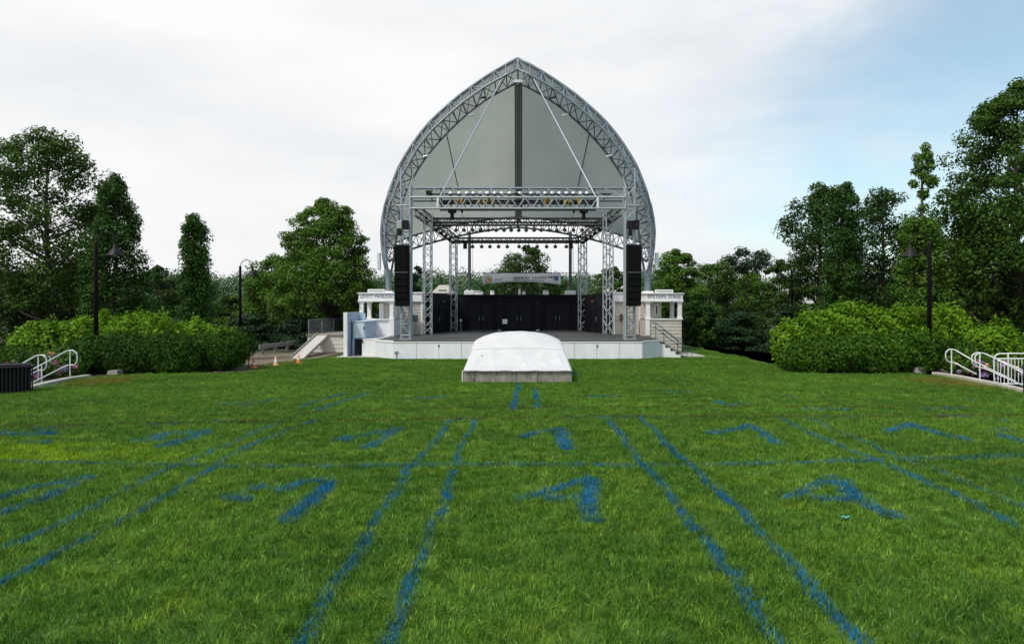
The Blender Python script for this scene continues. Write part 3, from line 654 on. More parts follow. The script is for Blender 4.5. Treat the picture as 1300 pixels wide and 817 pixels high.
def pavilion(x0, x1, D, s, name, label, sign):
    """s=-1 left, +1 right. open porch on a low wall with a lettered frieze"""
    t = thing(name, label, 'pavilion', ((x0+x1)/2, D, 0)); T = M['trim']
    zs, zc = 2.18, 3.30; dep = 2.6
    bx('base_wall', t, x0+.04, x1-.04, D+.06, D+dep, 0, zs-.07, M['shingle'] if s > 0 else M['white'])
    if s > 0: shingles(t, x0+.10, x1-.05, D+.055, .08, zs-.07, 9, M['shingle'])
    bx('sill', t, x0-.03, x1+.03, D-.03, D+.40, zs-.07+.002, zs, T, .01); bx('sill', t, x0-.03, x1+.03, D+dep-.3, D+dep+.03, zs-.068, zs, T, .01)
    for xc in (x0+.15, x1-.15):
        for yc in (D+.16, D+dep-.16):
            c = bx('column', t, xc-.125, xc+.125, yc-.125, yc+.125, zs+.002, zc-.10, T, .01)
            bx('capital', c, xc-.17, xc+.17, yc-.17, yc+.17, zc-.098, zc, T, .01); bx('plinth', c, xc-.155, xc+.155, yc-.155, yc+.155, zs+.003, zs+.12, T, .01)
    if s < 0:
        bx('corner_pier', t, x1-.30, x1+.02, D-.045, D-.035+.09, FZ+.02, zs-.10, T, .01)
    else: bx('corner_pier', t, x0-.03, x0+.24, D-.045, D+.045, FZ+.02, zs-.10, T, .01)
    bx('architrave', t, x0-.06, x1+.06, D-.06, D+dep+.06, zc+.002, zc+.13, T, .015)
    bx('frieze', t, x0-.02, x1+.02, D-.02, D+dep+.02, zc+.132, zc+.52, T, .01)
    bx('cornice', t, x0-.10, x1+.10, D-.10, D+dep+.10, zc+.522, zc+.58, T, .015)
    cx = (x0+x1)/2; hw = (x1-x0)*.25
    bx('crest_board', t, cx-hw, cx+hw, D-.04, D+.12, zc+.582, zc+.80, T, .03)
    W_ = (x1-x0)*.92; ws = sign.split(); tot = len(sign); pos = 0
    for wd_ in ws:
        text('lettering', t, wd_, (cx-W_/2+W_*(pos+len(wd_)/2)/tot, D-.026, zc+.325), .34, M['letter'], W_*(len(wd_)-.15)/tot); pos += len(wd_)+1
    for i in range(9): bx('small_print', t, cx-hw*.8+i*hw*.18, cx-hw*.8+i*hw*.18+hw*.11, D-.044, D-.0405, zc+.66, zc+.72, M['letter'])
    # inner booth
    if s > 0:
        bx('booth', t, x0+.02, x0+1.25, D+1.2, D+dep-.35, zs+.002, zc-.004, M['shingle']); shingles(t, x0+.32, x0+1.24, D+1.195, zs+.02, zc-.02, 6, M['shingle'])
        f = bx('window', t, x0+.78, x0+1.06, D+1.10, D+1.16, zs+.25, zs+.95, T, .01); bx('pane', f, x0+.85, x0+.99, D+1.09, D+1.098, zs+.31, zs+.89, M['glass'])
    else:
        bx('booth', t, x1-1.15, x1-.03, D+1.2, D+dep-.35, zs+.002, zc-.004, M['shingle_w']); shingles(t, x1-.85, x1-.32, D+1.195, zs+.02, zc-.02, 7, M['shingle_w'])
        bx('door_jamb', t, x1-1.17, x1-.86, D+1.10, D+1.192, zs+.003, zc-.10, T, .01)
    return t
pavilion(-10.25, -8.0, 44.0, -1, 'entrance_pavilion', 'white open porch with lettered frieze left of the stage', 'LEVITT PAVILION')
pavilion(8.45, 10.85, 45.0, 1, 'entrance_pavilion', 'shingled porch with lettered frieze and steps right of the stage', 'EPSTEIN STAGE')
bx('eave_lamp', bpy.data.objects['entrance_pavilion'], -10.42, -10.30, 43.8, 43.98, 3.2, 3.36, M['blackmetal'], .02)
bx('eave_lamp', bpy.data.objects['entrance_pavilion.001'], 10.93, 11.05, 44.8, 44.98, 3.35, 3.47, M['blackmetal'], .02)

# service cabinets left of the stage
sc = thing('service_cabinets', 'blue grey service cabinets and tall partition beside the white porch', 'cabinet', (-9.6, 41, 0))
bx('partition', sc, -10.28, -10.05, 40.2, 44.0, 0.02, 2.62, M['white'], .01)
bx('partition_shade', sc, -10.046, -10.03, 40.22, 43.95, 0.05, 2.60, M['bluegrey'])  # thin blue sheet painting shade on the white partition's right side
bx('concrete_pad', sc, -10.6, -8.27, 39.7, 43.9, 0, .03, M['pave'], .01)
bx('upper_cabinet', sc, -9.93, -9.16, 41.0, 44.0, 1.04, 2.05, M['bluegrey'], .012)  # body takes the blue of its shaded right side, darker than the door
d = bx('cabinet_door', sc, -9.86, -9.23, 40.955, 40.995, 1.10, 1.98, M['palegrey'], .01); bx('hasp', d, -9.27, -9.22, 40.92, 40.953, 1.60, 1.75, M['blackmetal'])
bx('cabinet_top', sc, -9.97, -9.12, 40.95, 43.99, 2.052, 2.10, M['palegrey'], .01)
bx('back_board', sc, -10.0, -9.6, 43.0, 43.06, 2.11, 2.55, M['bluegrey'], .01)
bx('door_post', sc, -9.92, -9.82, 40.95, 41.05, .03, 1.037, M['bluegrey'])
bx('recess', sc, -9.80, -9.22, 42.2, 42.3, .03, 1.036, M['steel_dark'])
bx('lower_door', sc, -9.20, -8.34, 40.30, 40.42, .035, 1.02, M['white'], .012)
bx('lower_top', sc, -9.22, -8.30, 40.28, 43.9, 1.022, 1.05-.014, M['white'], .005)
lathe('hook', sc, [(.02, 0), (.05, .03), (.05, .10), (.02, .13)], (-9.17, 40.26, .86), M['blackmetal'], 8)
for zz in (0.55, 0.28, 1.35): bx('hinge', sc, -10.028, -10.01, 41.3, 41.5, zz, zz+.08, M['steel_dark'])
bx('wall_light', sc, -10.38, -10.285, 40.4, 40.5, 1.1, 1.35, M['blackmetal'], .02)

# rear deck with chain link fence, and ramp
dk = thing('side_deck', 'raised deck on a beige shingled base left of the stage', 'deck', (-12.3, 46, 0))
bx('base', dk, -13.55, -10.32, 44.0, 56, 0, 1.10, M['shingle_w']); shingles(dk, -13.55, -10.34, 43.995, .05, 1.08, 4, M['shingle_w'])
bx('deck_floor', dk, -13.62, -10.30, 43.9, 56.05, 1.102, 1.18, M['wood'], .01)
fe = thing('chain_link_fence', 'grey chain link fence along the left edge of the side deck', 'fence', (-13.5, 48, 1.18))
for i in range(4):
    y0, y1 = 44.05+i*3.0, 44.05+(i+1)*3.0
    strut('post', fe, (-13.5, y0, 1.18), (-13.5, y0, 2.16), .035, M['steel'])
    strut('top_rail', fe, (-13.5, y0+.03, 2.13), (-13.5, y1-.03, 2.13), .024, M['steel']); strut('bottom_rail', fe, (-13.5, y0+.03, 1.26), (-13.5, y1-.03, 1.26), .018, M['steel'])
    V = []; Fc = []
    for k in range(44):                                       # woven wires
        for sgn in (1, -1):
            ya = y0-.9+k*(3.0+.9*1)/44*1.15
            a = [ya, 1.27]; b = [ya+.85*sgn, 2.12]
            if sgn < 0: a[0] += .85; b[0] = a[0]-.85
            lo, hi = y0+.03, y1-.03
            def clip(p, q):
                t0, t1 = 0, 1; dy = q[0]-p[0]
                for e, sg in ((lo, 1), (hi, -1)):
                    tt = (e-p[0])/dy
                    if dy*sg > 0: t0 = max(t0, tt)
                    else: t1 = min(t1, tt)
                if t0 >= t1: return None
                return [(p[0]+dy*t0, p[1]+(q[1]-p[1])*t0), (p[0]+dy*t1, p[1]+(q[1]-p[1])*t1)]
            c = clip(a, b)
            if not c: continue
            o = len(V); r = .0036; xx = -13.5+.008*sgn
            for (yy, zz) in c: V += [(xx-r, yy, zz), (xx+r, yy+r, zz), (xx+r, yy-r, zz)]
            Fc += [(o, o+1, o+4, o+3), (o+1, o+2, o+5, o+4), (o+2, o, o+3, o+5)]
    meshobj('mesh_panel', V, Fc, M['wire'], fe, (-13.5, y0, 1.2))
strut('post', fe, (-13.5, 56.0, 1.18), (-13.5, 56.0, 2.16), .035, M['steel'])
ra = thing('loading_ramp', 'pale loading ramp rising from the gravel to the side deck', 'ramp', (-12.7, 41.5, 0))
def slab(name, x0, x1, m, dz0, dz1):
    a = (39.0, 0.02); b = (44.15, 1.19)
    V = [(x, y, z+d) for x in (x0, x1) for (y, z) in (a, b) for d in (dz0, dz1)]
    return meshobj(name, V, [(0, 1, 3, 2), (4, 6, 7, 5), (0, 2, 6, 4), (1, 5, 7, 3), (0, 4, 5, 1), (2, 3, 7, 6)], m, ra, (-12.7, 41.5, 0))
M['rampplate'] = mat('worn_ramp_plate', (0.50, 0.48, 0.46), 0.7, var=.12, vscale=3, bump=.1)
slab('deck_plate', -12.95, -12.25, M['rampplate'], -.06, 0.0); slab('side_kerb', -13.05, -12.955, M['wood'], -.10, .09); slab('side_kerb', -12.245, -12.19, M['wood'], -.10, .03)
gr = thing('guard_rail', 'weathered timber guard rail behind the traffic cones', 'barrier', (-14.8, 44, 0))
A = Vector((-15.9, 42.0, .46)); B = Vector((-15.5, 48.3, .50)); d = B-A; c = (A+B)/2
bx('beam', gr, c.x-d.length/2, c.x+d.length/2, c.y-.05, c.y+.05, c.z-.14, c.z+.14, M['wood'], .01, (0, 0, math.atan2(d.y, d.x)))
for k in (.05, .35, .65, .95):
    q = A.lerp(B, k); bx('post', gr, q.x-.02, q.x+.14, q.y-.08, q.y+.08, 0, .52, M['wood'], .01)

# traffic cones
def cone(px, py, m, label):
    g = G(px, py); t = thing('traffic_cone', label, 'traffic cone', g, 'traffic cones by the gravel path')
    bx('base', t, g.x-.15, g.x+.15, g.y-.15, g.y+.15, .013, .04, m, .008)
    lathe('body', t, [(.12, 0), (.115, .02), (.028, .42), (.02, .43)], (g.x, g.y, .041), m, 14)
    r = .072; lathe('collar', t, [(r+.022, 0), (r, .09)], (g.x, g.y, .19), M['white'], 14)
cone(322, 467.5, M['orange'], 'orange traffic cone nearest the hedge'); cone(350, 464.5, M['paleorange'], 'faded pale traffic cone between two orange ones'); cone(379, 461.5, M['orange'], 'orange traffic cone at the foot of the loading ramp')

# ------------------------------------------------------------------ covered sound booth
bo = thing('covered_booth', 'sound booth under a white tarpaulin on a concrete base in front of the stage', 'booth', (0, 29, 0))
xs = [587.5, 603, 630, 656, 683, 726]
for i in range(5):
    x0, x1 = (xs[i]-CXP)*26.2/F+.006, (xs[i+1]-CXP)*26.2/F-.006
    bx('concrete_block', bo, x0, x1, 26.15+random.uniform(0, .012), 26.5, 0, .50, M['concrete'], .02)
bx('concrete_core', bo, -2.09, 2.05, 26.46, 32.0, 0, .495, M['concrete'])
strut('edge_pipe', bo, (-2.125, 26.14, 0), (-2.125, 26.14, .47), .02, M['trim'])
stn = [(26.08, .46, .46, 2.11), (26.10, .51, .51, 2.10), (26.6, .62, .62, 2.07), (27.3, .85, .84, 2.02), (28.2, 1.14, 1.09, 1.95), (28.28, 1.15, 1.10, 1.945), (28.30, 1.23, 1.17, 1.955), (28.8, 1.43, 1.27, 1.93), (29.4, 1.66, 1.40, 1.91), (29.9, 1.79, 1.45, 1.89), (30.4, 1.84, 1.46, 1.88), (31.0, 1.74, 1.40, 1.90), (31.6, 1.48, 1.25, 1.96), (32.05, .95, .85, 2.05), (32.12, .46, .46, 2.10)]
def lerp_st(v):
    f = v*(len(stn)-1); i = min(int(f), len(stn)-2); k = f-i
    return [stn[i][j]*(1-k)+stn[i+1][j]*k for j in range(4)]
V = []; Fc = []; NU, NV = 60, 84
cre = [((-.15, 28.25), (1.25, 26.6), .05), ((-.75, 28.2), (.75, 26.9), .045), ((1.25, 28.2), (.35, 27.5), -.06), ((-1.45, 28.2), (-1.8, 26.4), .03), ((1.55, 28.0), (1.75, 26.5), .035), ((.1, 27.6), (.35, 26.3), .03), ((-1.2, 29.5), (1.4, 29.9), .025), ((-1.1, 28.2), (-.9, 26.4), .03), ((.9, 27.9), (1.15, 26.4), .03)]
for j in range(NV+1):
    D, zc, ze, hw = lerp_st(j/NV)
    for i in range(NU+1):
        s = -1.3+2.6*i/NU; a = abs(s)
        if a <= 1:
            x = s*hw; z = ze+(zc-ze)*(1-a**2.6)
            x -= math.copysign(.05*max(0, a-.9)*10*0.4, s)
            z -= max(0, a-.88)**2*6.0*(0.12 if zc > 1.3 else 0.03)
        else:
            x = math.copysign(hw*.985+(a-1)*.25*max(0, (2.10-hw)), s); z0 = ze-.0103*(1 if zc > 1.3 else .1); z = z0+(.46-z0)*((a-1)/.3)
        for (p0, p1, am) in cre:
            if a <= 1.0:
                ax, ay = p0; bx_, by = p1; dx, dy = bx_-ax, by-ay; l2 = dx*dx+dy*dy
                tt = max(0, min(1, ((x-ax)*dx+(D-ay)*dy)/l2)); dist = math.hypot(x-ax-dx*tt, D-ay-dy*tt)
                z += am*math.exp(-(dist/.065)**2)*math.sin(math.pi*min(1, max(0.05, tt)))**.5
        z += .006*math.sin(x*5.3+D*2.1)+.004*math.sin(x*11-D*6)
        V.append((x, D, z))
for j in range(NV):
    for i in range(NU): q = j*(NU+1)+i; Fc.append((q, q+1, q+NU+2, q+NU+1))
tp = meshobj('tarpaulin', V, Fc, M['tarp'], bo, (0, 29, 0), True)
so_ = tp.modifiers.new('thickness', 'SOLIDIFY'); so_.thickness = .006
p = P(612, 450, 27.6); lathe('grommet', bo, [(.05, 0), (.05, .02), (.03, .025)], (p.x, p.y, .93), M['steel_dark'], 10)

# ------------------------------------------------------------------ arch canopy
def mir(pts): return [(2*CXP-x, y) for x, y in pts]
O_ = [(491, 346), (487.5, 330), (485.3, 312), (484.2, 295), (486, 275), (490.5, 254), (498, 233), (508, 208), (523, 184), (541, 159.5), (561, 140), (583, 121), (608, 103), (634, 86.5), (657.5, 74.5)]
F_ = [(493, 347), (490, 330), (488.5, 312), (488.5, 295), (491, 275), (496.5, 254), (504.5, 234), (514, 217), (528, 191), (546, 167), (565, 149.5), (586, 131), (610, 113.5), (636, 98.5), (657.5, 88)]
I_ = [(496.5, 346), (499.5, 330), (502, 312), (504, 295), (507, 275), (511, 256), (517, 239), (525, 224), (538, 203), (555, 182), (573, 163), (592, 145.5), (613, 129), (636, 115.5), (657.5, 104.5)]
DO, DF, DI = 47.6, 46.2, 47.2
def resample(pts, n):
    p = np.array(pts, float); d = np.r_[0, np.cumsum(np.linalg.norm(np.diff(p, axis=0), axis=1))]
    t = np.linspace(0, d[-1], n); return [(np.interp(a, d, p[:, 0]), np.interp(a, d, p[:, 1])) for a in t]
NB = 20
def chord(pts, D, n): 
    h = resample(pts, n+1); full = h+mir(h[:-1])[::-1]
    return [P(x, y, D) for x, y in full]
cO, cF, cI = chord(O_, DO, NB), chord(F_, DF, NB), chord(I_, DI, NB)
can = thing('arch_canopy', 'tall pointed steel arch with grey fabric canopy over the stage', 'canopy', (0, 48, 0))
for k, (c, r, m, nm) in enumerate(((cO, .115, M['steel'], 'outer_chord'), (cF, .085, M['steel'], 'front_chord'), (cI, .075, M['steel_dark'], 'inner_chord'))):
    half = len(c)//2
    tube(nm, can, c[:half+1], r, m, 8); tube(nm, can, c[half:], r, m, 8)
n = len(cO)
for i in range(1, n-1):
    strut('brace', can, cO[i], cF[i], .04, M['steel'], 6)
    if i % 1 == 0: strut('brace', can, cF[i], cI[i], .034, M['steel_dark'], 6)
    strut('brace', can, cO[i], cI[i], .034, M['steel_dark'], 6)
for i in range(1, n-2):
    a, b = (i, i+1) if (i % 2 == 0) else (i+1, i)
    strut('brace', can, cO[a], cF[b], .036, M['steel'], 6)
    strut('brace', can, cF[b], cI[a], .034, M['steel_dark'], 6)
    strut('brace', can, cI[b], cO[a], .034, M['steel_dark'], 6)
for s in (-1, 1):
    x = s*164.5*47.1/F; zt = CAMZ+(HOR-344)*47.1/F
    lathe('arch_post', can, [(.30, 0), (.24, .3), (.21, .5), (.21, zt-.5), (.25, zt-.4), (.32, zt+.05), (.30, zt+.1)], (x, 47.1, 0), M['steel'], 16)
    bx('post_base', can, x-.36, x+.36, 46.75, 47.36, 3.0, 4.05, M['trim'], .02)
    bx('junction_box', can, x+s*.62, x+s*.85, 47.4, 47.7, zt+.1, zt+1.3, M['palegrey'], .03)
R_ = [(489, 316), (497, 310), (510, 304.5), (524, 299), (548, 292), (575, 286), (610, 280), (640, 276.5), (657.5, 275.5)]
R2 = [(494, 332), (502, 325.5), (512, 320.5), (524, 315.5), (548, 308), (575, 301), (610, 294), (640, 290), (657.5, 288.5)]
NR = 16
def rchord(pts):
    h = resample(pts, NR+1); full = h+mir(h[:-1])[::-1]; m_ = len(full)
    return [P(x, y, 57.0-8.8*(abs(i-NR)/NR)**1.6) for i, (x, y) in enumerate(full)]
rU, rL = rchord(R_), rchord(R2)
tube('rear_chord', can, rU, .08, M['steel_dark']); tube('rear_chord', can, rL, .08, M['steel_dark'])
for i in range(len(rU)):
    strut('rear_brace', can, rU[i], rL[i], .035, M['steel_dark'], 6)
    if i < len(rU)-1:
        strut('rear_brace', can, rU[i], rL[i+1], .03, M['steel_dark'], 6); strut('rear_brace', can, rL[i], rU[i+1], .03, M['steel_dark'], 6)
for px in (596, 724):
    q = P(px, 300, 57.2); strut('rear_post', can, (q.x, q.y, 0), (q.x, q.y, q.z+.4), .13, M['steel_dark'], 12)
    bx('post_base', can, q.x-.42, q.x+.42, q.y-.4, q.y+.4, WT-.5, WT+.40, M['trim'], .03)
# fabric: ruled from the front arch to the rear arch, with a slight sag
NUF, NVF = 80, 24
def rs3(c, n):
    p = np.array([tuple(v) for v in c]); d = np.r_[0, np.cumsum(np.linalg.norm(np.diff(p, axis=0), axis=1))]
    t = np.linspace(0, d[-1], n); return np.stack([np.interp(t, d, p[:, k]) for k in range(3)], 1)
fr, re = rs3(cO, NUF+1), rs3(rU, NUF+1); V = []; Fc = []
for j in range(NVF+1):
    v = j/NVF
    for i in range(NUF+1):
        p = fr[i]*(1-v)+re[i]*v; u = abs(i-NUF/2)/(NUF/2)
        sag = math.sin(math.pi*v)*math.sin(math.pi*u)
        cdir = np.array([0.0-p[0], 0, 6.0-p[2]]); cdir /= max(1e-6, np.linalg.norm(cdir))
        V.append(tuple(p+cdir*sag*.55))
for j in range(NVF):
    for i in range(NUF): q = j*(NUF+1)+i; Fc.append((q, q+1, q+NUF+2, q+NUF+1))
fb = meshobj('fabric', V, Fc, M['fabric'], can, (0, 48, 10), True); 
def beam(name, parent, a, b, wx, h, m):
    d = b-a; ex_ = Vector((1, 0, 0)); up = d.cross(ex_).normalized(); up = -up if up.z < 0 else up
    V = [p+ex_*sx*wx/2+up*sz*h/2 for p in (a, b) for sx in (-1, 1) for sz in (-1, 1)]
    return meshobj(name, V, [(0, 1, 3, 2), (4, 6, 7, 5), (0, 2, 6, 4), (1, 5, 7, 3), (0, 4, 5, 1), (2, 3, 7, 6)], m, parent, a)
beam('ridge_beam', can, P(658.2, 106, 47.4), P(658.2, 281, 57.0), .34, .3, M['ridge'])
for dx in (-.23, .23): beam('ridge_flange', can, P(658.2, 105, 47.5)+Vector((dx, 0, .17)), P(658.2, 280, 57.0)+Vector((dx, 0, .17)), .09, .06, M['steel_dark'])
q = P(657.5, 103.5, 46.9); bx('ridge_bracket', can, q.x-.36, q.x+.36, q.y-.1, q.y+.1, q.z-.10, q.z+.10, M['lampwhite'], .02)
strut('ridge_post', can, cO[NB], cF[NB], .075, M['steel']); strut('ridge_post', can, cF[NB], cI[NB], .05, M['steel_dark'])
for s in (-1, 1):
    strut('stay_rod', can, P(CXP+s*20.5, 101, DF), P(CXP+s*99, 250, 39.3), .045, M['alu'])
    strut('seam_rod', can, P(CXP+s*91, 168, 48.6), P(CXP+s*75, 242, 52.0), .035, M['steel_dark'])
    for (qx, qy) in ((60, 146), (116, 198), (45, 124)):
        q = P(CXP+s*qx, qy, 46.9); o = strut('flood_lamp', can, q+Vector((-.22, 0, -.05)), q+Vector((.22, 0, .05)), .06, M['lampwhite'] if qx != 45 else M['blackmetal'])

# ------------------------------------------------------------------ lattice towers and trusses
def boxtruss(t, A, B, ex_, ey_, w, h, bays, rc, rb, mc, mb, faces=(0, 1, 2, 3), verts=False):
    A, B = Vector(A), Vector(B); ex_ = Vector(ex_).normalized(); ey_ = Vector(ey_).normalized()
    off = [ex_*(-w/2)+ey_*(-h/2), ex_*(w/2)+ey_*(-h/2), ex_*(w/2)+ey_*(h/2), ex_*(-w/2)+ey_*(h/2)]
    for o in off: strut('chord', t, A+o, B+o, rc, mc, 8)
    for f in faces:
        a, b = off[f], off[(f+1) % 4]
        for i in range(bays):
            p, q = A.lerp(B, i/bays), A.lerp(B, (i+1)/bays)
            if (i+f) % 2: a_, b_ = p+a, q+b
            else: a_, b_ = p+b, q+a
            strut('brace', t, a_, b_, rb, mb, 6)
            if verts: strut('brace', t, q+a, q+b, rb*.9, mb, 6)
def lighting_tower(s):
    t = thing('lighting_tower', 'slim white lattice tower at the %s front corner of the stage' % ('left' if s < 0 else 'right'), 'tower', (s*6.47, 39.5, FZ), 'lattice towers at the stage front')
    A = Vector((s*6.47, 39.55, FZ)); zt = P(0, 236, 39.5).z; xi, xo = s*6.20, s*6.74
    for x, y, r, z1 in ((xi, 39.3, .085, zt), (xi, 39.85, .055, zt), (xo, 39.3, .045, zt+1.0), (xo, 39.85, .045, zt)):
        strut('chord', t, (x, y, FZ+.02), (x, y, z1), r, M['alu'])
    nb = 13; H = zt-FZ
    for i in range(nb):
        z0, z1 = FZ+.25+i*(H-.3)/nb, FZ+.25+(i+1)*(H-.3)/nb
        for y in (39.3, 39.85):
            if y < 39.5 or i < 9:
                strut('brace', t, (xi, y, z0), (xo, y, z0), .026, M['alu'], 6)
                strut('brace', t, (xo if i % 2 else xi, y, z0), (xi if i % 2 else xo, y, z1), .026, M['alu'], 6)
        for x in (xi, xo): strut('brace', t, (x, 39.3 if i % 2 else 39.85, z0), (x, 39.85 if i % 2 else 39.3, z1), .022, M['alu'], 6)
    bx('base_plate', t, s*6.47-.36, s*6.47+.36, 39.2, 39.95, FZ+.002, FZ+.03, M['alu'], .005)
    # ties into the arch
    strut('tie', t, (xo, 39.3, zt+.95), P(CXP+s*143.5, 216, DF), .04, M['alu']); strut('tie', t, (xo, 39.3, zt-.1), P(CXP+s*162, 257, DF), .04, M['alu'])
    strut('tie', t, (xo, 39.3, zt-1.2), P(CXP+s*168, 284, DF), .035, M['alu']); strut('tie', t, (xi, 39.3, zt), P(CXP+s*133, 224, DF), .04, M['alu'])
    return t
lighting_tower(-1); lighting_tower(1)
lt = thing('lighting_truss', 'wide pale lighting truss spanning the front of the stage between both towers', 'truss', (0, 39.6, 8.6))
zA, zB, zC = P(0, 239, 40.2).z, P(0, 250.5, 39.2).z, P(0, 264.5, 39.2).z
XT = 6.16; XI = 101.5*39.2/F
strut('chord', lt, (-XT-.5, 40.2, zA), (XT+.5, 40.2, zA), .075, M['steel']); strut('chord', lt, (-XT, 39.2, zB), (XT, 39.2, zB), .07, M['alu'])
strut('chord', lt, (-XT, 39.2, zC), (XT, 39.2, zC), .06, M['alu']); strut('chord', lt, (-XT, 40.2, zB-.05), (XT, 40.2, zB-.05), .05, M['steel_dark']); strut('chord', lt, (-XI, 40.2, zC+.05), (XI, 40.2, zC+.05), .05, M['steel_dark'])
for s in (-1, 1): strut('end_post', lt, (s*XI, 39.2, zB), (s*XI, 39.2, zC), .075, M['lampwhite']); strut('end_post', lt, (s*XI*.985, 40.2, zA), (s*XI*.985, 40.2, zC), .05, M['steel_dark'])
nv = 22
for i in range(nv):
    x0, x1 = -XI+2*XI*i/nv, -XI+2*XI*(i+1)/nv
    strut('brace', lt, (x0, 39.2, zB if i % 2 == 0 else zC), (x1, 39.2, zC if i % 2 == 0 else zB), .036, M['alu'], 6)
    strut('brace', lt, (x0, 40.2, zC if i % 2 == 0 else zB), (x1, 40.2, zB if i % 2 == 0 else zC), .03, M['steel_dark'], 6)
for i in range(11):
    x0, x1 = -XT+2*XT*i/11, -XT+2*XT*(i+1)/11
    strut('brace', lt, (x0, 40.2, zA), (x1, 39.2, zB), .03, M['steel'], 6)
    if i: strut('brace', lt, (x0, 40.2, zA), (x0, 40.2, zB), .03, M['steel'], 6); strut('brace', lt, (x0, 40.2, zB), (x0, 39.2, zB), .03, M['steel'], 6)
zb = P(0, 246.5, 39.8).z
strut('lamp_bar', lt, (P(541, 0, 39.8).x, 39.8, zb), (P(776, 0, 39.8).x, 39.8, zb), .05, M['blackmetal']); bx('cable_box', lt, P(541, 0, 39.9).x, P(548, 0, 39.9).x, 39.75, 40.0, zb-.05, zb+.22, M['blackmetal'], .02)
zl = P(0, 258, 39.8).z
strut('lamp_bar', lt, (-XI, 39.8, zl), (XI, 39.8, zl), .05, M['blackmetal']); strut('cable_tray', lt, (-XI, 39.95, zl+.16), (XI, 39.95, zl+.16), .07, M['blackmetal'])
for (a, b) in ((578, 590), (605, 628), (690, 702), (716, 726), (733, 737)):
    pp = [P(a+(b-a)*k/10, 256+5*math.sin(k*1.3+a)-2*(k % 2), 39.45) for k in range(11)]
    tube('cable_coil', lt, pp, .045, M['cable'], 6)
# lamps: one of each kind, then copies
ORD = 'leftmost second third fourth fifth sixth seventh eighth ninth tenth eleventh twelfth thirteenth fourteenth fifteenth sixteenth seventeenth eighteenth nineteenth twentieth twenty-first'.split()
ORD = [o if i == 0 else o+' from left' for i, o in enumerate(ORD)]
def lampgroup(first, xs_, D, y, group, lab):
    for i, px in enumerate(xs_):
        loc = P(px, y, D)
        lb = ORD[i]+' '+lab if i < len(xs_)-1 else 'rightmost '+lab
        if i == 0: first.location = loc; first['label'] = lb
        else: copytree(first, loc, label=lb)
la = thing('stage_lamp', 'x', 'stage lamp', (0, 0, 0), 'white stage lamps along the front truss')
lathe('dome', la, [(.03, .15), (.085, .13), (.125, .07), (.13, 0), (.10, -.03)], (0, 0, 0), M['lampwhite'], 12); lathe('barrel', la, [(.10, -.03), (.09, -.16), (.11, -.17)], (0, 0, 0), M['blackmetal'], 12)
lampgroup(la, [572, 583, 592.5, 601, 609.5, 618.5, 628, 637, 647, 660, 674.5, 683, 692, 701, 710, 719, 728, 737, 745], 39.8, 246.3, '', 'white domed stage lamp on top of the front truss')
lb_ = thing('stage_lamp', 'x', 'stage lamp', (0, 0, 0), 'black stage lamps inside the front truss')
lathe('barrel', lb_, [(.05, .12), (.10, .06), (.11, -.10), (.12, -.14)], (0, 0, 0), M['blackmetal'], 10); bx('yoke', lb_, -.13, .13, -.02, .02, .02, .06, M['blackmetal'])
lampgroup(lb_, [562, 567, 573, 586, 594, 600, 613, 622, 633, 642, 650, 665, 672, 680, 689, 703, 711, 722, 729, 748, 755], 39.75, 256.5, '', 'black stage lamp half hidden inside the front truss')
lc = thing('stage_lamp', 'x', 'stage lamp', (0, 0, 0), 'round stage lamps under the middle truss')
lathe('bowl', lc, [(.05, .16), (.13, .10), (.15, .02), (.12, -.06), (.05, -.11)], (0, 0, 0), M['alu_dark'], 12); strut('clamp', lc, (0, 0, .14), (0, 0, .36), .03, M['blackmetal'])
lampgroup(lc, [579, 589, 600, 610, 620, 630, 640, 649, 658.5, 668, 678, 687, 697, 707, 717, 728, 739], 49.3, 292.5, '', 'round grey stage lamp hanging under the middle truss')
ld = thing('stage_lamp', 'x', 'stage lamp', (0, 0, 0), 'round stage lamps under the rear truss')
lathe('bowl', ld, [(.05, .16), (.14, .10), (.16, .02), (.13, -.06), (.05, -.11)], (0, 0, 0), M['alu_dark'], 12); strut('clamp', ld, (0, 0, .14), (0, 0, .34), .03, M['blackmetal'])
lampgroup(ld, [600, 611.5, 622, 633, 644, 659, 671, 682, 694, 705, 719], 54.3, 313.5, '', 'round grey stage lamp hanging under the rear truss')
for s in (-1, 1):
    q = P(CXP+s*83.5, 266, 39.5); t = thing('moving_head_light', 'black moving head light hanging below the %s end of the front truss' % ('left' if s < 0 else 'right'), 'stage light', q, 'moving head lights on the front truss')
    bx('base', t, q.x-.24, q.x+.24, q.y-.16, q.y+.16, q.z-.20, q.z+.05, M['blackmetal'], .04); bx('yoke', t, q.x-.11, q.x+.11, q.y-.09, q.y+.09, q.z-.34, q.z-.202, M['blackmetal'], .03)
    lathe('head', t, [(.08, 0), (.12, .05), (.12, .20), (.08, .26)], (q.x, q.y, q.z-.60), M['blackmetal'], 12)
    q = P(CXP+s*71, 268, 39.5); t = thing('hanging_microphone', 'small black fitting hanging beside the %s moving head light' % ('left' if s < 0 else 'right'), 'microphone', q)
    lathe('body', t, [(.02, .2), (.06, .12), (.07, -.02), (.03, -.12)], q, M['blackmetal'], 10); strut('wire', t, q+Vector((0, 0, -.1)), q+Vector((-s*.12, 0, -.55)), .012, M['blackmetal'])

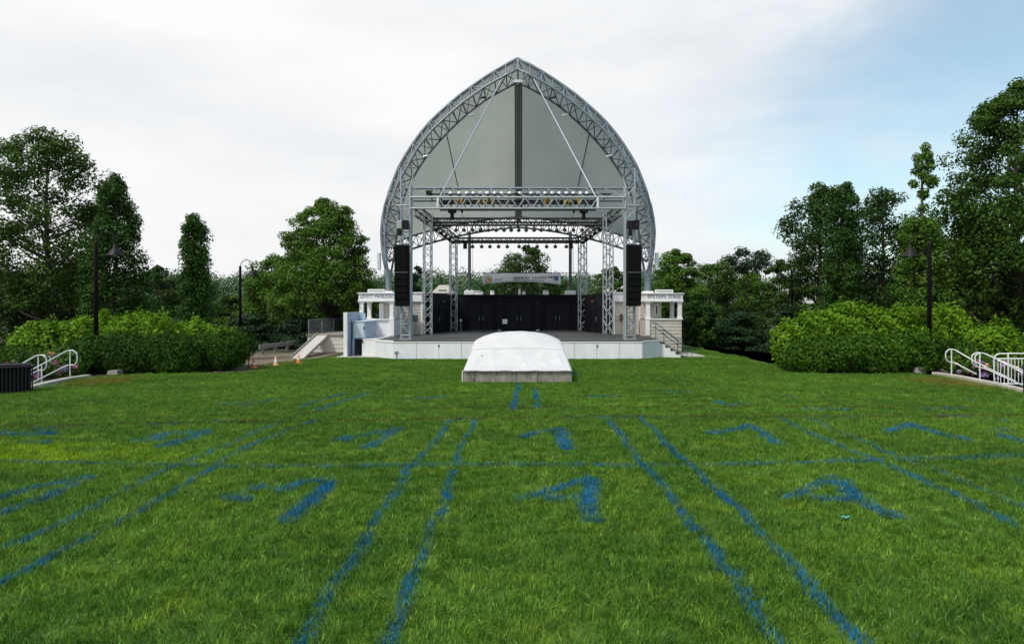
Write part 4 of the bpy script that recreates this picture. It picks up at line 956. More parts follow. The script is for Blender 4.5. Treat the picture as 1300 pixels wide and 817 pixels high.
def rig_tower(px, D, top, label):
    x = (px-CXP)*D/F; t = thing('truss_tower', label, 'tower', (x, D, FZ), 'lattice towers carrying the roof rig')
    zt = CAMZ+(HOR-top)*D/F
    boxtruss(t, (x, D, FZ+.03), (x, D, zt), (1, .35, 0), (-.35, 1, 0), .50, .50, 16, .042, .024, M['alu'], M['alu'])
    bx('base_plate', t, x-.42, x+.42, D-.42, D+.42, FZ+.002, FZ+.028, M['alu_dark'], .005)
rig_tower(543, 46.6, 272, 'front left lattice tower under the roof rig'); rig_tower(772, 46.6, 272, 'front right lattice tower under the roof rig')
rig_tower(575.5, 54.2, 303, 'back left lattice tower beside the black doors'); rig_tower(739.5, 54.2, 303, 'back right lattice tower beside the black doors')
for s in (-1, 1):
    t = thing('side_truss', 'dark lattice truss sloping back along the %s side of the roof rig' % ('left' if s < 0 else 'right'), 'truss', P(CXP+s*100, 285, 50))
    a, b = P(CXP+s*126, 269.5, 45.0), P(CXP+s*78, 306, 55.0); d = (b-a).normalized(); exx = d.cross(Vector((0, 0, 1))).normalized(); eyy = exx.cross(d)
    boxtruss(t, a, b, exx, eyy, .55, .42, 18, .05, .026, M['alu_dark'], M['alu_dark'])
    for k in range(7):
        q = a.lerp(b, .15+.12*k)+Vector((-s*.1, 0, -.34)); l = lathe('side_lamp', t, [(.05, .12), (.12, .06), (.13, -.06), (.05, -.12)], q, M['blackmetal'], 10)
for nm, D, y, hw, lab, n_ in (('cross_truss', 49.2, 281.5, 108, 'dark middle cross truss of the roof rig', 34), ('cross_truss', 54.3, 305, 78, 'dark rear cross truss of the roof rig above the banner', 26)):
    q = P(CXP, y, D); t = thing(nm, lab, 'truss', q, 'cross trusses of the roof rig'); X = hw*D/F
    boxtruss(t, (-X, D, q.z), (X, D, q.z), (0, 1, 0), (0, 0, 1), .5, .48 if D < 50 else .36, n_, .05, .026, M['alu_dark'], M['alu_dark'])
    strut('cable_bar', t, (-X, D, q.z-.05), (X, D, q.z-.05), .07, M['blackmetal'])
for s in (-1, 1):
    q = P(CXP+s*67, 311, 54.0); t = thing('hanging_speaker', 'small black speaker hanging at the %s end of the rear truss' % ('left' if s < 0 else 'right'), 'speaker', q)
    bx('cabinet', t, q.x-.15, q.x+.15, q.y-.14, q.y+.14, q.z-.30, q.z+.30, M['blackmetal'], .02); bx('bracket', t, q.x-.2, q.x+.2, q.y-.05, q.y+.05, q.z+.302, q.z+.36, M['blackmetal'])

# line arrays with their hoists
for s in (-1, 1):
    sd = 'left' if s < 0 else 'right'
    q0 = P(CXP+s*147.2, 313, 38.75); q1 = P(CXP+s*(146.5 if s < 0 else 149), 388, 38.75)
    t = thing('line_array', 'tall black line array speaker hanging from the %s front tower' % sd, 'speaker', q0, 'line array speakers at the stage front')
    nC = 9; hh = (q0.z-q1.z)/nC; xx = q0.x; yy = 38.75
    bx('rigging_frame', t, xx-.42, xx+.42, yy-.3, yy+.3, q0.z+.002, q0.z+.10, M['blackmetal'], .02)
    ang = 0.0
    for i in range(nC):
        zc = q0.z-(i+.5)*hh; ang = math.radians(0.3+0.55*max(0, i-2)); yb = yy+.003*max(0, i-2)**2
        c = bx('cabinet', t, xx-.38, xx+.38, yb-.30, yb+.30, zc-hh*.5, zc+hh*.5, M['grille'], .004, (-ang, 0, 0))
        g_ = bx('grille', c, xx-.36, xx+.36, yb-.325, yb-.303, zc-hh*.48, zc+hh*.48, M['grille'], .005)
        if i == 3: bx('label_strip', c, xx-.38, xx+.38, yb-.335, yb-.327, zc-hh*.50, zc-hh*.44, M['steel'])
    z2 = P(0, 285, 38.9).z
    h = thing('chain_hoist', 'grey and black chain hoist above the %s line array' % sd, 'hoist', (xx, 39.0, z2), 'chain hoists above the line arrays')
    bx('motor', h, xx-.02, xx+.34, 38.85, 39.15, z2-.26, z2+.26, M['blackmetal'], .03); bx('gearbox', h, xx-.34, xx-.022, 38.85, 39.12, z2-.24, z2+.24, M['alu'] if s < 0 else M['blackmetal'], .03)
    bx('chain_bag', h, xx-.28, xx-.05, 38.9, 39.1, z2-.62, z2-.262, M['blackmetal'], .03); strut('chain', h, (xx+.03, 39.0, z2+.26), (xx+.03, 39.0, z2+1.1), .02, M['alu']); strut('chain', h, (xx+.03, 39.0, q0.z+.1), (xx+.03, 39.0, z2-.26), .025, M['alu'])
    strut('boom', h, (s*6.25, 39.0, z2+1.1), (s*7.0, 39.0, z2+1.1), .05, M['alu'])

# banner on a wire between the rear posts
t = thing('banner', 'long white printed banner hanging above the black back wall', 'banner', P(662, 354, 55.9))
D = 55.9; V = []; Fc = []; NX = 40
for i in range(NX+1):
    k = i/NX; px = 613+99*k; b = 361-3.4*math.sin(math.pi*k)
    for j in range(5):
        v = P(px, 346.8+(b-346.8)*j/4, D); v.y += .05*math.sin(k*14+j*.5); V.append(v)
for i in range(NX):
    for j in range(4): q = i*5+j; Fc.append((q, q+5, q+6, q+1))
bn = meshobj('cloth', V, Fc, M['banner'], t, P(662, 354, D), True); bn.modifiers.new('thickness', 'SOLIDIFY').thickness = .008
def disc(name, px, py, r, m, dy): 
    c = P(px, py, D-dy); V = [c+Vector((r*math.cos(a*math.pi/12), 0, r*math.sin(a*math.pi/12))) for a in range(24)]
    V += [v+Vector((0, .006, 0)) for v in V]
    return meshobj(name, V, [tuple(range(24)), tuple(range(24, 48))[::-1]]+[(i, 24+i, 24+(i+1) % 24, (i+1) % 24) for i in range(24)], m, t, c)
disc('logo', 620, 355.2, .30, M['letter'], .075); disc('logo', 620, 355.2, .24, M['paleorange'], .085); disc('logo', 620.6, 355, .12, M['red'], .095)
c = P(633, 355, D-.08); text('lettering', t, 'LEVITT', c, .30, M['letter'], .72)
rp = random.Random(3)
for (a, b, y, h) in ((652, 673, 352.6, .16), (676, 694, 352.2, .12), (696, 704, 351.6, .14), (652, 690, 355.6, .07)):
    x = a
    while x < b:
        wd = rp.uniform(1.0, 2.6); p0, p1 = P(x, y, D-.08), P(min(b, x+wd), y, D-.08)
        bx('print_mark', t, p0.x, p1.x, D-.088, D-.082, p0.z-h/2, p0.z+h/2, M['letter'] if rp.random() < .7 else M['steel_dark']); x += wd+rp.uniform(.7, 1.4)
p0, p1 = P(704, 350, D-.08), P(709, 356, D-.08); bx('print_block', t, p0.x, p1.x, D-.088, D-.082, p1.z, p0.z, M['blue_print'])
wi = thing('banner_wire', 'thin horizontal wire carrying the banner between the rear posts', 'wire', P(662, 346, D))
strut('wire', wi, P(581, 346.4, D), P(748, 346.4, D), .022, M['steel_dark']); strut('drop_wire', wi, P(727.5, 310, D), P(727.5, 346, D), .02, M['steel_dark']); strut('drop_wire', wi, P(600, 310, D), P(600, 346, D), .012, M['steel_dark'])
for i, (px, wpx_, hpx) in enumerate(((596, 8, 6), (607, 12, 4), (625, 5, 4.5), (659.5, 3, 6.5), (693, 7, 4.5), (665, 4, 3))):
    q = P(px, 373, 58.5); ww = wpx_*58.5/F/2; hh = hpx*58.5/F
    tt = thing('roof_vent', ('wide white roof vent by the left rear post', 'long low white roof vent second from the left', 'small white roof vent third from the left', 'tall thin white roof vent above the middle door', 'wide white roof vent towards the right rear post', 'tiny white roof vent right of the thin tall one')[i], 'vent', (q.x, q.y, WT-.2), 'white roof vents behind the back wall')
    bx('housing', tt, q.x-ww, q.x+ww, q.y-.3, q.y+.3, WT-.6, q.z+hh-.06, M['trim'], .03); bx('cap', tt, q.x-ww*.7, q.x+ww*.7, q.y-.35, q.y+.35, q.z+hh-.058, q.z+hh, M['trim'], .02)
t = thing('backstage_roof', 'low flat backstage building behind the black wall', 'building', (0, 60, 0))
bx('block', t, -6.3, 6.3, 57.8, 63, -1.2, WT-.7, M['shingle']); bx('roof_slab', t, -6.5, 6.5, 57.6, 63.2, WT-.698, WT-.55, M['roof'])

# ------------------------------------------------------------------ lamp posts
def lamp_post(px, D, top, s, label):
    x = (px-CXP)*D/F; zt = CAMZ+(HOR-top)*D/F; z0 = gz(x, D); zp = zt-.55
    t = thing('lamp_post', label, 'lamp post', (x, D, z0), 'black gooseneck lamp posts')
    lathe('base', t, [(.17, 0), (.17, .25), (.11, .32), (.10, .6)], (x, D, z0), M['blackmetal'], 14); lathe('pole', t, [(.10, 0), (.085, zp-z0-.6), (.09, zp-z0-.58), (.04, zp-z0-.5)], (x, D, z0+.6), M['blackmetal'], 12)
    r = .42; pp = [(x+s*.03, D, zp)]+[(x+s*(r-r*math.cos(a))*1.0+s*.03, D, zp+.05+r*1.1*math.sin(a)) for a in np.linspace(0, math.pi, 12)]
    xe = pp[-1][0]; tube('gooseneck', t, pp+[(xe, D, zp-.08)], .028, M['blackmetal'])
    sh = lathe('shade', t, [(.05, .30), (.09, .22), (.10, .12), (.13, .08), (.38, -.22), (.39, -.25), (.36, -.235), (.10, .04)], (xe, D, zp-.35), M['blackmetal'], 20)
    lathe('lens', sh, [(.16, 0), (.12, -.07), (.03, -.10)], (xe, D, zp-.52), M['lampwhite'], 12)
lamp_post(122, 31.2, 293, 1, 'black gooseneck lamp post rising from the left hedge'); lamp_post(305, 48.5, 329, 1, 'black lamp post against the trees between hedge and ramp')
lamp_post(1180, 31.0, 294, -1, 'black gooseneck lamp post rising from the right hedge'); lamp_post(1005, 52.0, 334, -1, 'thin dark lamp post half lost in the trees right of the stage')

# ------------------------------------------------------------------ hand rails, kerbs, bins
def railset(name, label, tubes, posts, r=.024, grp='white hand rails at the lawn steps'):
    a = tubes[0][0]; t = thing(name, label, 'hand rail', P(*a), grp)
    for pl in tubes:
        pts = [P(*q) for q in pl]
        # round the corners
        sm = [pts[0]]
        for i in range(1, len(pts)-1):
            sm += [pts[i].lerp(pts[i-1], .28), pts[i].lerp(pts[i-1], .08).lerp(pts[i].lerp(pts[i+1], .08), .5), pts[i].lerp(pts[i+1], .28)] if (pts[i]-pts[i-1]).length > .02 else [pts[i]]
        sm.append(pts[-1]); tube('rail', t, sm, r, M['rail'])
    for (px, y0, y1, D) in posts: strut('post', t, P(px, y0, D), P(px, y1, D), r, M['rail'])
    return t
railset('hand_rail', 'nearest white looped hand rail on the left, beside the flowers', [[(20, 480.5, 24.0), (50, 464, 26.2), (86, 444.5, 28), (93, 444.5, 28), (98, 449, 28), (98, 459, 28), (94, 463, 28), (86, 463, 28), (50, 481, 26.2), (34, 489, 25.2)]], [(89, 444.5, 480.5, 28), (53, 463, 488, 26.3)])
railset('hand_rail', 'middle white looped hand rail on the left, by the bin', [[(15, 469, 25.4), (47, 450.5, 27.2), (54, 450.5, 27.2), (59, 454, 27.2), (59, 466, 27.2), (55, 470, 27.2), (48, 470, 27.2), (30, 480, 26.2)]], [(48.5, 451, 487.5, 27.2)])
railset('hand_rail', 'farther white hand rail on the left with its loop behind the others', [[(15, 467, 26.4), (52, 450, 28.2), (59, 450.5, 28.2), (64, 454, 28.2), (64, 464, 28.2), (60, 468.5, 28.2), (53, 472, 28)]], [(57, 450, 484, 28.2)])
railset('hand_rail', 'small curled white rail end at far left above the bin', [[(14, 459, 27), (19, 456.5, 27), (23, 461, 27), (23.5, 468, 27)]], [(22, 462, 484, 27)])
railset('hand_rail', 'nearest white looped hand rail on the right hedge corner', [[(1290, 484, 26.2), (1238, 459, 27.8), (1212, 443.5, 28.5), (1205, 443, 28.5), (1200.5, 447, 28.5), (1200.5, 455, 28.5), (1205, 459.5, 28.5), (1212, 460, 28.5), (1240, 475, 27.6)]], [(1208, 443.5, 477.5, 28.5)])
railset('hand_rail', 'middle white looped hand rail on the right by the pink flowers', [[(1310, 479, 24.4), (1252, 449, 27), (1244, 447.5, 27), (1238, 451, 27), (1238, 461, 27), (1242, 466, 27), (1250, 467, 27), (1300, 490, 25)]], [(1244, 448, 483.5, 27)])
railset('hand_rail', 'white rail behind the middle one on the right', [[(1312, 476, 25.0), (1250, 448.5, 27.6), (1240, 447, 27.6), (1234, 450.5, 27.6), (1234, 460, 27.6), (1238, 465, 27.6), (1246, 466.5, 27.6)]], [])
t = railset('baluster_rail', 'white baluster railing at the right edge of the photo', [[(1340, 488, 24.5), (1268, 486.5, 25.4), (1262, 484, 25.5), (1262, 453, 25.5), (1267, 448.5, 25.5), (1340, 448.5, 24.6)], [(1263, 455, 25.5), (1340, 455, 24.6)]], [(1280, 448.5, 491, 25.3), (1320, 448.5, 494, 24.9)])
for px in (1267, 1270.5, 1275, 1284, 1288.5, 1293, 1297.5, 1302, 1307): D = 25.5-(px-1262)*.0115; strut('baluster', t, P(px, 455, D), P(px, 487, D), .013, M['rail'], 6)
def kerb(name, pts, wd, zt, label):
    t = thing(name, label, 'kerb', (*pts[0], 0))
    for a, b in zip(pts[:-1], pts[1:]):
        a, b = Vector((*a, 0)), Vector((*b, 0)); d = b-a; c = (a+b)/2
        bx('kerb_stone', t, c.x-d.length/2+.006, c.x+d.length/2-.006, c.y-wd/2, c.y+wd/2, -.05, zt, M['pave'], .02, (0, 0, math.atan2(d.y, d.x)))
gl = [G(px, py) for px, py in ((112, 478.5), (85, 482.5), (60, 488), (36, 494))]
kerb('kerb', [(g.x, g.y) for g in gl], .26, .11, 'pale concrete kerb under the left hand rails')
gl = [G(px, py) for px, py in ((1186, 475), (1215, 479), (1240, 484), (1265, 489), (1300, 497), (1340, 506))]
kerb('kerb', [(g.x, g.y) for g in gl], .26, .11, 'pale concrete kerb under the right hand rails')
for (px, py, wpx_, lab, nm) in ((95, 474, 20, 'low concrete step end beside the left hedge', 'step_block'), (142, 476, 14, 'pale stone block at the foot of the left hedge', 'stone_block'), (1170, 474, 13, 'pale stone block at the foot of the right hedge', 'stone_block'), (1202, 473.5, 18, 'low concrete step end beside the right hand rail', 'step_block')):
    g = G(px, py); wd = wpx_*g.y/F; hh = {20: .16, 14: .2, 13: .30, 18: .16}[wpx_]
    V = [(g.x+sx*wd/2*(1-.12*sz), g.y+sy*.25*(1-.1*sz)+.25, sz*hh*(1+.06*sx)) for sz in (0, 1) for sy in (-1, 1) for sx in (-1, 1)]
    t = meshobj(nm, V, [(0, 2, 3, 1), (4, 5, 7, 6), (0, 1, 5, 4), (2, 6, 7, 3), (0, 4, 6, 2), (1, 3, 7, 5)], M['concrete'], None, (g.x, g.y, 0)); tag(t, lab, 'stone')
    bv = t.modifiers.new('bevel', 'BEVEL'); bv.width = .03; bv.segments = 2
def bin_(cx_, cy_, wd, h, label, rz):
    x0, x1, D = cx_-wd/2, cx_+wd/2, cy_-.45
    t = thing('litter_bin', label, 'bin', (cx_, cy_, 0), 'black slatted litter bins'); B = M['blackmetal']; dp = .9
    bx('liner', t, x0+.05, x1-.05, D+.05, D+dp-.05, .05, h-.10, M['black'])
    n_ = max(4, int((x1-x0)/.105))
    for i in range(n_):
        x = x0+(i+.5)*(x1-x0)/n_; bx('slat', t, x-.034, x+.034, D-.012, D+.012, .06, h-.09, B, .008)
    m_ = int(dp/.105)
    for i in range(m_):
        y_ = D+.05+(i+.5)*(dp-.06)/m_
        for xx in (x0, x1): bx('slat', t, xx-.012, xx+.012, y_-.034, y_+.034, .06, h-.09, B, .008)
    bx('lid', t, x0-.05, x1+.05, D-.05, D+dp+.05, h-.088, h-.02, B, .02); bx('lid_top', t, x0+.05, x1-.05, D+.05, D+dp-.05, h-.018, h+.03, B, .03)
    bx('foot_rail', t, x0-.02, x1+.02, D-.025, D+dp+.02, .015, .055, B, .01)
    t.rotation_euler.z = rz
bin_(-17.35, 23.1, 1.5, .93, 'black slatted litter bin at the left edge of the lawn', math.radians(34)); bin_(17.72, 23.0, 1.1, .88, 'black slatted litter bin cut by the right edge of the photo', math.radians(-36))

# ------------------------------------------------------------------ hedges, shrubs, flowers
def bush(name, label, cat, blobs, m, leaf, dens, group=None, expo=3.5, rough=.1, aspect=.5, up=.35, seed=0, depth=.16):
    global RNG
    RNG = np.random.default_rng(300+seed); b0 = blobs[0][0]; t = thing(name, label, cat, (b0[0], b0[1], 0), group); Vs = []
    VV = []; FF = []
    for k, (c, h) in enumerate(blobs):
        area = 4*(h[0]*h[2]*2+h[1]*h[2]*2+h[0]*h[1])
        Vs.append(blobleaves(c, h, int(area*dens), leaf, expo, rough, seed+k, up, depth, aspect))
        for q in range(max(4, int(h[0]*5))):
            x, y = c[0]+RNG.uniform(-.8, .8)*h[0], c[1]+RNG.uniform(-.6, .6)*h[1]; o = len(VV); r = .03; x2, y2 = x+RNG.uniform(-.3, .3), y+RNG.uniform(-.3, .3)
            for (a, b, z, rr_) in ((x, y, 0, r), (x2, y2, c[2]+h[2]*.6, r*.4)): VV += [(a-rr_, b-rr_, z), (a+rr_, b-rr_, z), (a, b+rr_, z)]
            FF += [(o, o+1, o+4, o+3), (o+1, o+2, o+5, o+4), (o+2, o, o+3, o+5)]
    meshobj('stems', VV, FF, M['bark'], t, (b0[0], b0[1], 0)); quadmesh('foliage', np.concatenate(Vs), m, t, (b0[0], b0[1], 0)); return t
# left
bush('hedge', 'long dark clipped yew hedge on the left below the lamp post', 'hedge', [((-19.7, 30.9, .66), (1.3, .9, .74)), ((-18.6, 30.6, .80), (1.3, .95, .90)), ((-16.9, 30.5, .76), (1.4, .95, .84)), ((-15.5, 30.6, .80), (1.5, .9, .90))], L_YEW, .12, 520, rough=.16, expo=2.6, aspect=.35, seed=1, depth=.22)
bush('hedge', 'short rounded yew hedge beside the traffic cones', 'hedge', [((-13.75, 31.4, .88), (1.15, .95, .92)), ((-13.25, 31.6, 1.0), (.90, .85, .76))], L_YEW, .12, 520, rough=.14, expo=2.5, aspect=.35, seed=5, depth=.2)
lim = [(-22.4, 32.2, .90, 1.2, 1.20, 'bright green shrub at the left end behind the yew hedge'), (-20.6, 32.9, 1.10, 1.3, 1.36, 'bright green shrub just left of the lamp post'), (-18.3, 33.0, 1.15, 1.4, 1.38, 'bright green shrub just right of the lamp post'), (-16.2, 33.0, 1.0, 1.3, 1.12, 'bright green shrub behind the right part of the long hedge'), (-14.6, 33.2, .80, .9, .88, 'bright green shrub between the two yew hedges')]
for i, (x, y, zc, hx, hz, lab) in enumerate(lim): bush('shrub', lab, 'shrub', [((x, y, zc), (hx, 1.1, hz)), ((x+.5, y+.2, zc+.1), (hx*.7, .9, hz*.98)), ((x-.6, y-.2, zc-.12), (hx*.6, .9, hz*.9))], L_LIME, .15, 200, 'bright shrubs behind the left hedge', 2.2, .30, .6, .5, 10+i, .2)
bush('hedge', 'small dark box hedge at the far left edge behind the bin', 'hedge', [((-20.9, 27.3, .62), (1.55, .9, .70))], L_YEW, .10, 420, aspect=.4, seed=8)
# right
bush('hedge', 'long dark yew hedge on the right below the bright shrubs', 'hedge', [((12.95, 30.9, .72), (1.1, .9, .82)), ((14.5, 30.7, .78), (1.4, .95, .88)), ((16.2, 30.6, .74), (1.3, .95, .82)), ((17.6, 30.7, .82), (1.3, .95, .92)), ((19.2, 31.0, .72), (1.3, .95, .82)), ((20.6, 31.0, .55), (1.1, .9, .66))], L_YEW2, .13, 460, rough=.18, expo=2.5, aspect=.45, seed=20, depth=.24)
lim = [(13.35, 32.2, 1.10, 1.15, 1.30, 'bright shrub at the left end of the right hedge'), (14.6, 32.5, 1.25, 1.3, 1.50, 'bright shrub second from the left in the right hedge'), (16.2, 32.8, 1.36, 1.4, 1.58, 'tallest bright shrub in the middle of the right hedge'), (18.2, 32.8, 1.30, 1.3, 1.52, 'bright shrub just left of the right lamp post'), (20.3, 32.9, 1.30, 1.4, 1.58, 'bright shrub right of the right lamp post'), (21.9, 31.8, .86, 1.6, 1.06, 'low bright shrub behind the right hand rails')]
for i, (x, y, zc, hx, hz, lab) in enumerate(lim): bush('shrub', lab, 'shrub', [((x, y, zc), (hx, 1.1, hz)), ((x+.5, y+.3, zc+.1), (hx*.7, .9, hz*.98)), ((x-.5, y-.3, zc-.10), (hx*.7, .95, hz*.94))], L_LIME, .15, 210, 'bright shrubs behind the right hedge', 2.2, .32, .6, .5, 30+i, .2)
# flowering hydrangeas
def hydrangea(c, h, heads, label, seed):
    t = bush('hydrangea', label, 'flower bush', [(c, h)], L_MAPLE, .15, 130, None, 2.4, .15, .6, .4, seed, .2)
    rg = np.random.default_rng(seed)
    for k in range(12):                                   # smaller heads on the near side of the bush
        heads = heads+[(0, 0, 0, (L_PETAL, L_PETAL2, L_PETAL, L_PETAL3)[k % 4], rg.uniform(.055, .10))]
    for (px, py, D, mm, r) in heads:
        q = P(px, py, D) if D else Vector((c[0]+rg.uniform(-.85, .85)*h[0], c[1]-h[1]*rg.uniform(.75, 1.0), c[2]+rg.uniform(-.6, .75)*h[2]))
        d = unit(rg.normal(size=(140, 3))); d[:, 2] *= .75
        quadmesh('flower_head', leaves(np.array(q)+d*r*rg.uniform(.8, 1.1, (140, 1)), unit(d+rg.normal(size=d.shape)*.45), .045, .8), mm, t, tuple(q))
hydrangea((-19.6, 29.3, .50), (1.3, .6, .66), [(70, 461, 28.65, L_PETAL, .15), (82, 468, 28.65, L_PETAL2, .16), (73, 473, 28.55, L_PETAL, .13), (76, 466, 28.75, L_PETAL, .10), (64, 449, 28.85, L_PETAL3, .13), (70, 448, 29.05, L_PETAL3, .09)], 'hydrangea with pink, lilac and peach flower heads behind the left rails', 51)
hydrangea((-20.1, 28.0, .42), (1.0, .6, .54), [(40, 474, 27.30, L_PETAL2, .15), (48, 478, 27.30, L_PETAL, .15), (38, 482, 27.20, L_PETAL2, .13), (44, 466, 27.60, L_PETAL, .10), (33, 479, 27.20, L_PETAL2, .13)], 'hydrangea with lilac and pink flower heads close to the left bin', 52)
hydrangea((19.4, 29.3, .42), (1.1, .55, .55), [(1253, 463, 28.60, L_PETAL3, .11), (1251, 467, 28.50, L_PETAL, .12), (1249, 476, 28.40, L_PETAL2, .17), (1228, 472, 29.00, L_PETAL, .09), (1236, 475, 28.90, L_PETAL3, .06)], 'hydrangea with pink and lilac flower heads behind the right rails', 53)
hydrangea((20.6, 28.3, .38), (1.1, .6, .48), [(1266, 482, 27.60, L_PETAL2, .14), (1272, 484, 27.50, L_PETAL3, .09), (1286, 466, 27.90, L_PETAL2, .10), (1296, 474, 27.60, L_PETAL2, .10)], 'hydrangea with lilac flower heads behind the baluster railing', 54)
RNG = np.random.default_rng(77); g = G(1073, 661)
V = []; Fc = []
for j in range(4):
    for i in range(6): V.append((g.x-.06+i*.026, g.y-.03+j*.02, .055+.015*math.sin(i*2.1+j*1.7)))
for j in range(3):
    for i in range(5): q = j*6+i; Fc.append((q, q+1, q+7, q+6))
t = meshobj('litter', V, Fc, M['teal'], None, (g.x, g.y, .05), False); tag(t, 'small crumpled teal scrap lying in the grass on the right', 'litter'); t.modifiers.new('thickness', 'SOLIDIFY').thickness = .004

# ------------------------------------------------------------------ trees
tree('oak_tree', 'tall airy oak at the left edge behind the hedge', 62, 164, 42, 172, 'oak', L_OAK, n=175, lpc=110, leaf=.25, crown=.20, clump=.95, seed=1)
tree('oak_tree', 'dark low oak filling the left edge under the tall oak', -10, 325, 44, 190, 'round', L_DARK, n=80, lpc=130, leaf=.26, crown=.05, seed=2)
tree('oak_tree', 'dark bushy tree behind the left lamp post', 85, 335, 46, 110, 'round', L_DARK, n=70, lpc=120, leaf=.26, crown=.05, seed=3)
tree('hornbeam_tree', 'broad columnar tree behind the left lamp post', 146, 220, 38, 78, 'taper', L_COL, n=150, lpc=120, leaf=.20, crown=.08, clump=.6, seed=4)
tree('hornbeam_tree', 'narrow columnar tree standing alone left of the second lamp post', 247, 270, 36.5, 42, 'column', L_COL, n=150, lpc=110, leaf=.16, crown=.04, clump=.40, seed=5)
tree('maple_tree', 'low green tree between the two columnar trees on the left', 200, 334, 60, 78, 'round', L_DARK, n=60, lpc=120, leaf=.28, crown=.08, seed=6)
tree('maple_tree', 'big rounded maple left of the stage', 412, 249, 53, 152, 'maple', L_MAPLE, n=340, lpc=110, leaf=.25, crown=.08, clump=.8, seed=7, lump_k=.35)
tree('maple_tree', 'lower tree merging into the left side of the big maple', 345, 317, 57, 100, 'maple', L_MAPLE, n=90, lpc=130, leaf=.28, crown=.08, seed=8)
tree('maple_tree', 'dull green tree behind the second lamp post', 292, 372, 60, 80, 'round', L_OAK, n=60, lpc=120, leaf=.28, crown=.05, seed=9)
tree('pine_tree', 'low dark spreading conifer behind the guard rail', 318, 395, 49.5, 130, 'pine', L_PINE, n=80, lpc=140, leaf=.24, crown=.05, seed=10)
tree('pine_tree', 'dark conifer below the big maple beside the deck', 385, 384, 50, 90, 'pine', L_PINE, n=60, lpc=130, leaf=.24, crown=.05, seed=11)
tree('oak_tree', 'dark tree seen behind the stage above the banner', 668, 308, 80, 94, 'round', L_DARK, z0=-1.0, n=130, lpc=90, leaf=.30, crown=.25, clump=1.0, seed=12)
tree('pine_tree', 'small dark conifer behind the left line array', 529, 329, 72, 34, 'maple', L_PINE, z0=-1.0, n=50, lpc=90, leaf=.28, crown=.1, seed=13)
tree('oak_tree', 'loose tree seen between the right rig towers', 776, 334, 72, 56, 'round', L_OAK, z0=-1.0, n=60, lpc=80, leaf=.30, crown=.2, seed=14)
tree('maple_tree', 'mid green tree directly right of the pavilion', 858, 311, 62, 92, 'maple', L_MAPLE, z0=-1.5, n=110, lpc=130, leaf=.30, crown=.1, seed=15)
tree('oak_tree', 'dark tree with a ragged top right of the stage', 915, 324, 64, 92, 'round', L_OAK, z0=-1.6, n=90, lpc=110, leaf=.30, crown=.1, seed=16)
tree('maple_tree', 'light green round tree behind the ragged one', 945, 338, 74, 80, 'round', L_MAPLE, z0=-1.6, n=80, lpc=110, leaf=.34, crown=.1, seed=17)
tree('pine_tree', 'flat topped pine standing above the trees right of the stage', 948, 315, 66, 62, 'round', L_PINE, z0=-1.6, n=26, lpc=100, leaf=.28, crown=.78, clump=.8, seed=18)
tree('oak_tree', 'dark tree beside the thin far lamp post', 990, 326, 58, 72, 'round', L_OAK, z0=-1.6, n=70, lpc=110, leaf=.28, crown=.1, seed=19)
tree('maple_tree', 'small dark dome shaped tree beside the right pavilion', 885, 378, 55, 66, 'round', L_COL, z0=-1.2, n=80, lpc=130, leaf=.24, crown=.2, seed=20)
tree('pine_tree', 'low spreading conifer at the right end of the lawn', 945, 388, 53, 130, 'pine', L_PINE, z0=-1.5, n=90, lpc=140, leaf=.25, crown=.12, seed=21)
tree('pine_tree', 'low spreading conifer left of the bright right hedge', 1000, 382, 48, 90, 'pine', L_PINE, z0=-1.6, n=70, lpc=130, leaf=.25, crown=.1, seed=22)
tree('oak_tree', 'tall loose dark oak at the left of the right group', 1040, 224, 52, 96, 'round', L_DARK, z0=-1.6, n=110, lpc=100, leaf=.27, crown=.3, clump=.95, seed=23)
tree('oak_tree', 'tall dark oak behind the right columnar trees', 1120, 230, 54, 130, 'round', L_DARK, z0=-1.6, n=130, lpc=110, leaf=.28, crown=.18, clump=1.05, seed=24)
tree('hornbeam_tree', 'dark columnar tree left of the right lamp post', 1070, 226, 42, 54, 'column', L_COL, z0=-.8, n=120, lpc=130, leaf=.19, crown=.06, clump=.55, seed=25)
tree('hornbeam_tree', 'columnar tree with a thin tufted top behind the right lamp post', 1172, 181, 37.5, 64, 'spire', L_MAPLE, z0=-.4, n=150, lpc=110, leaf=.19, crown=.08, clump=.5, seed=26)
tree('oak_tree', 'largest tree, a broad dark oak at the right edge', 1292, 98, 38, 235, 'maple', L_OAK, z0=-.6, n=340, lpc=115, leaf=.25, crown=.12, clump=.95, seed=27, lump_k=.9)
tree('oak_tree', 'dark lower tree under the largest oak on the right', 1232, 262, 42, 135, 'round', L_OAK, z0=-.8, n=90, lpc=120, leaf=.26, crown=.08, seed=28)
tree('maple_tree', 'low dark tree behind the right shrubs at the right edge', 1300, 330, 40, 110, 'round', L_DARK, z0=-.8, n=70, lpc=110, leaf=.26, crown=.08, seed=29)
tree('maple_tree', 'low tree filling behind the middle of the right hedge', 1120, 350, 56, 120, 'round', L_DARK, z0=-1.6, n=70, lpc=110, leaf=.28, crown=.05, seed=30)

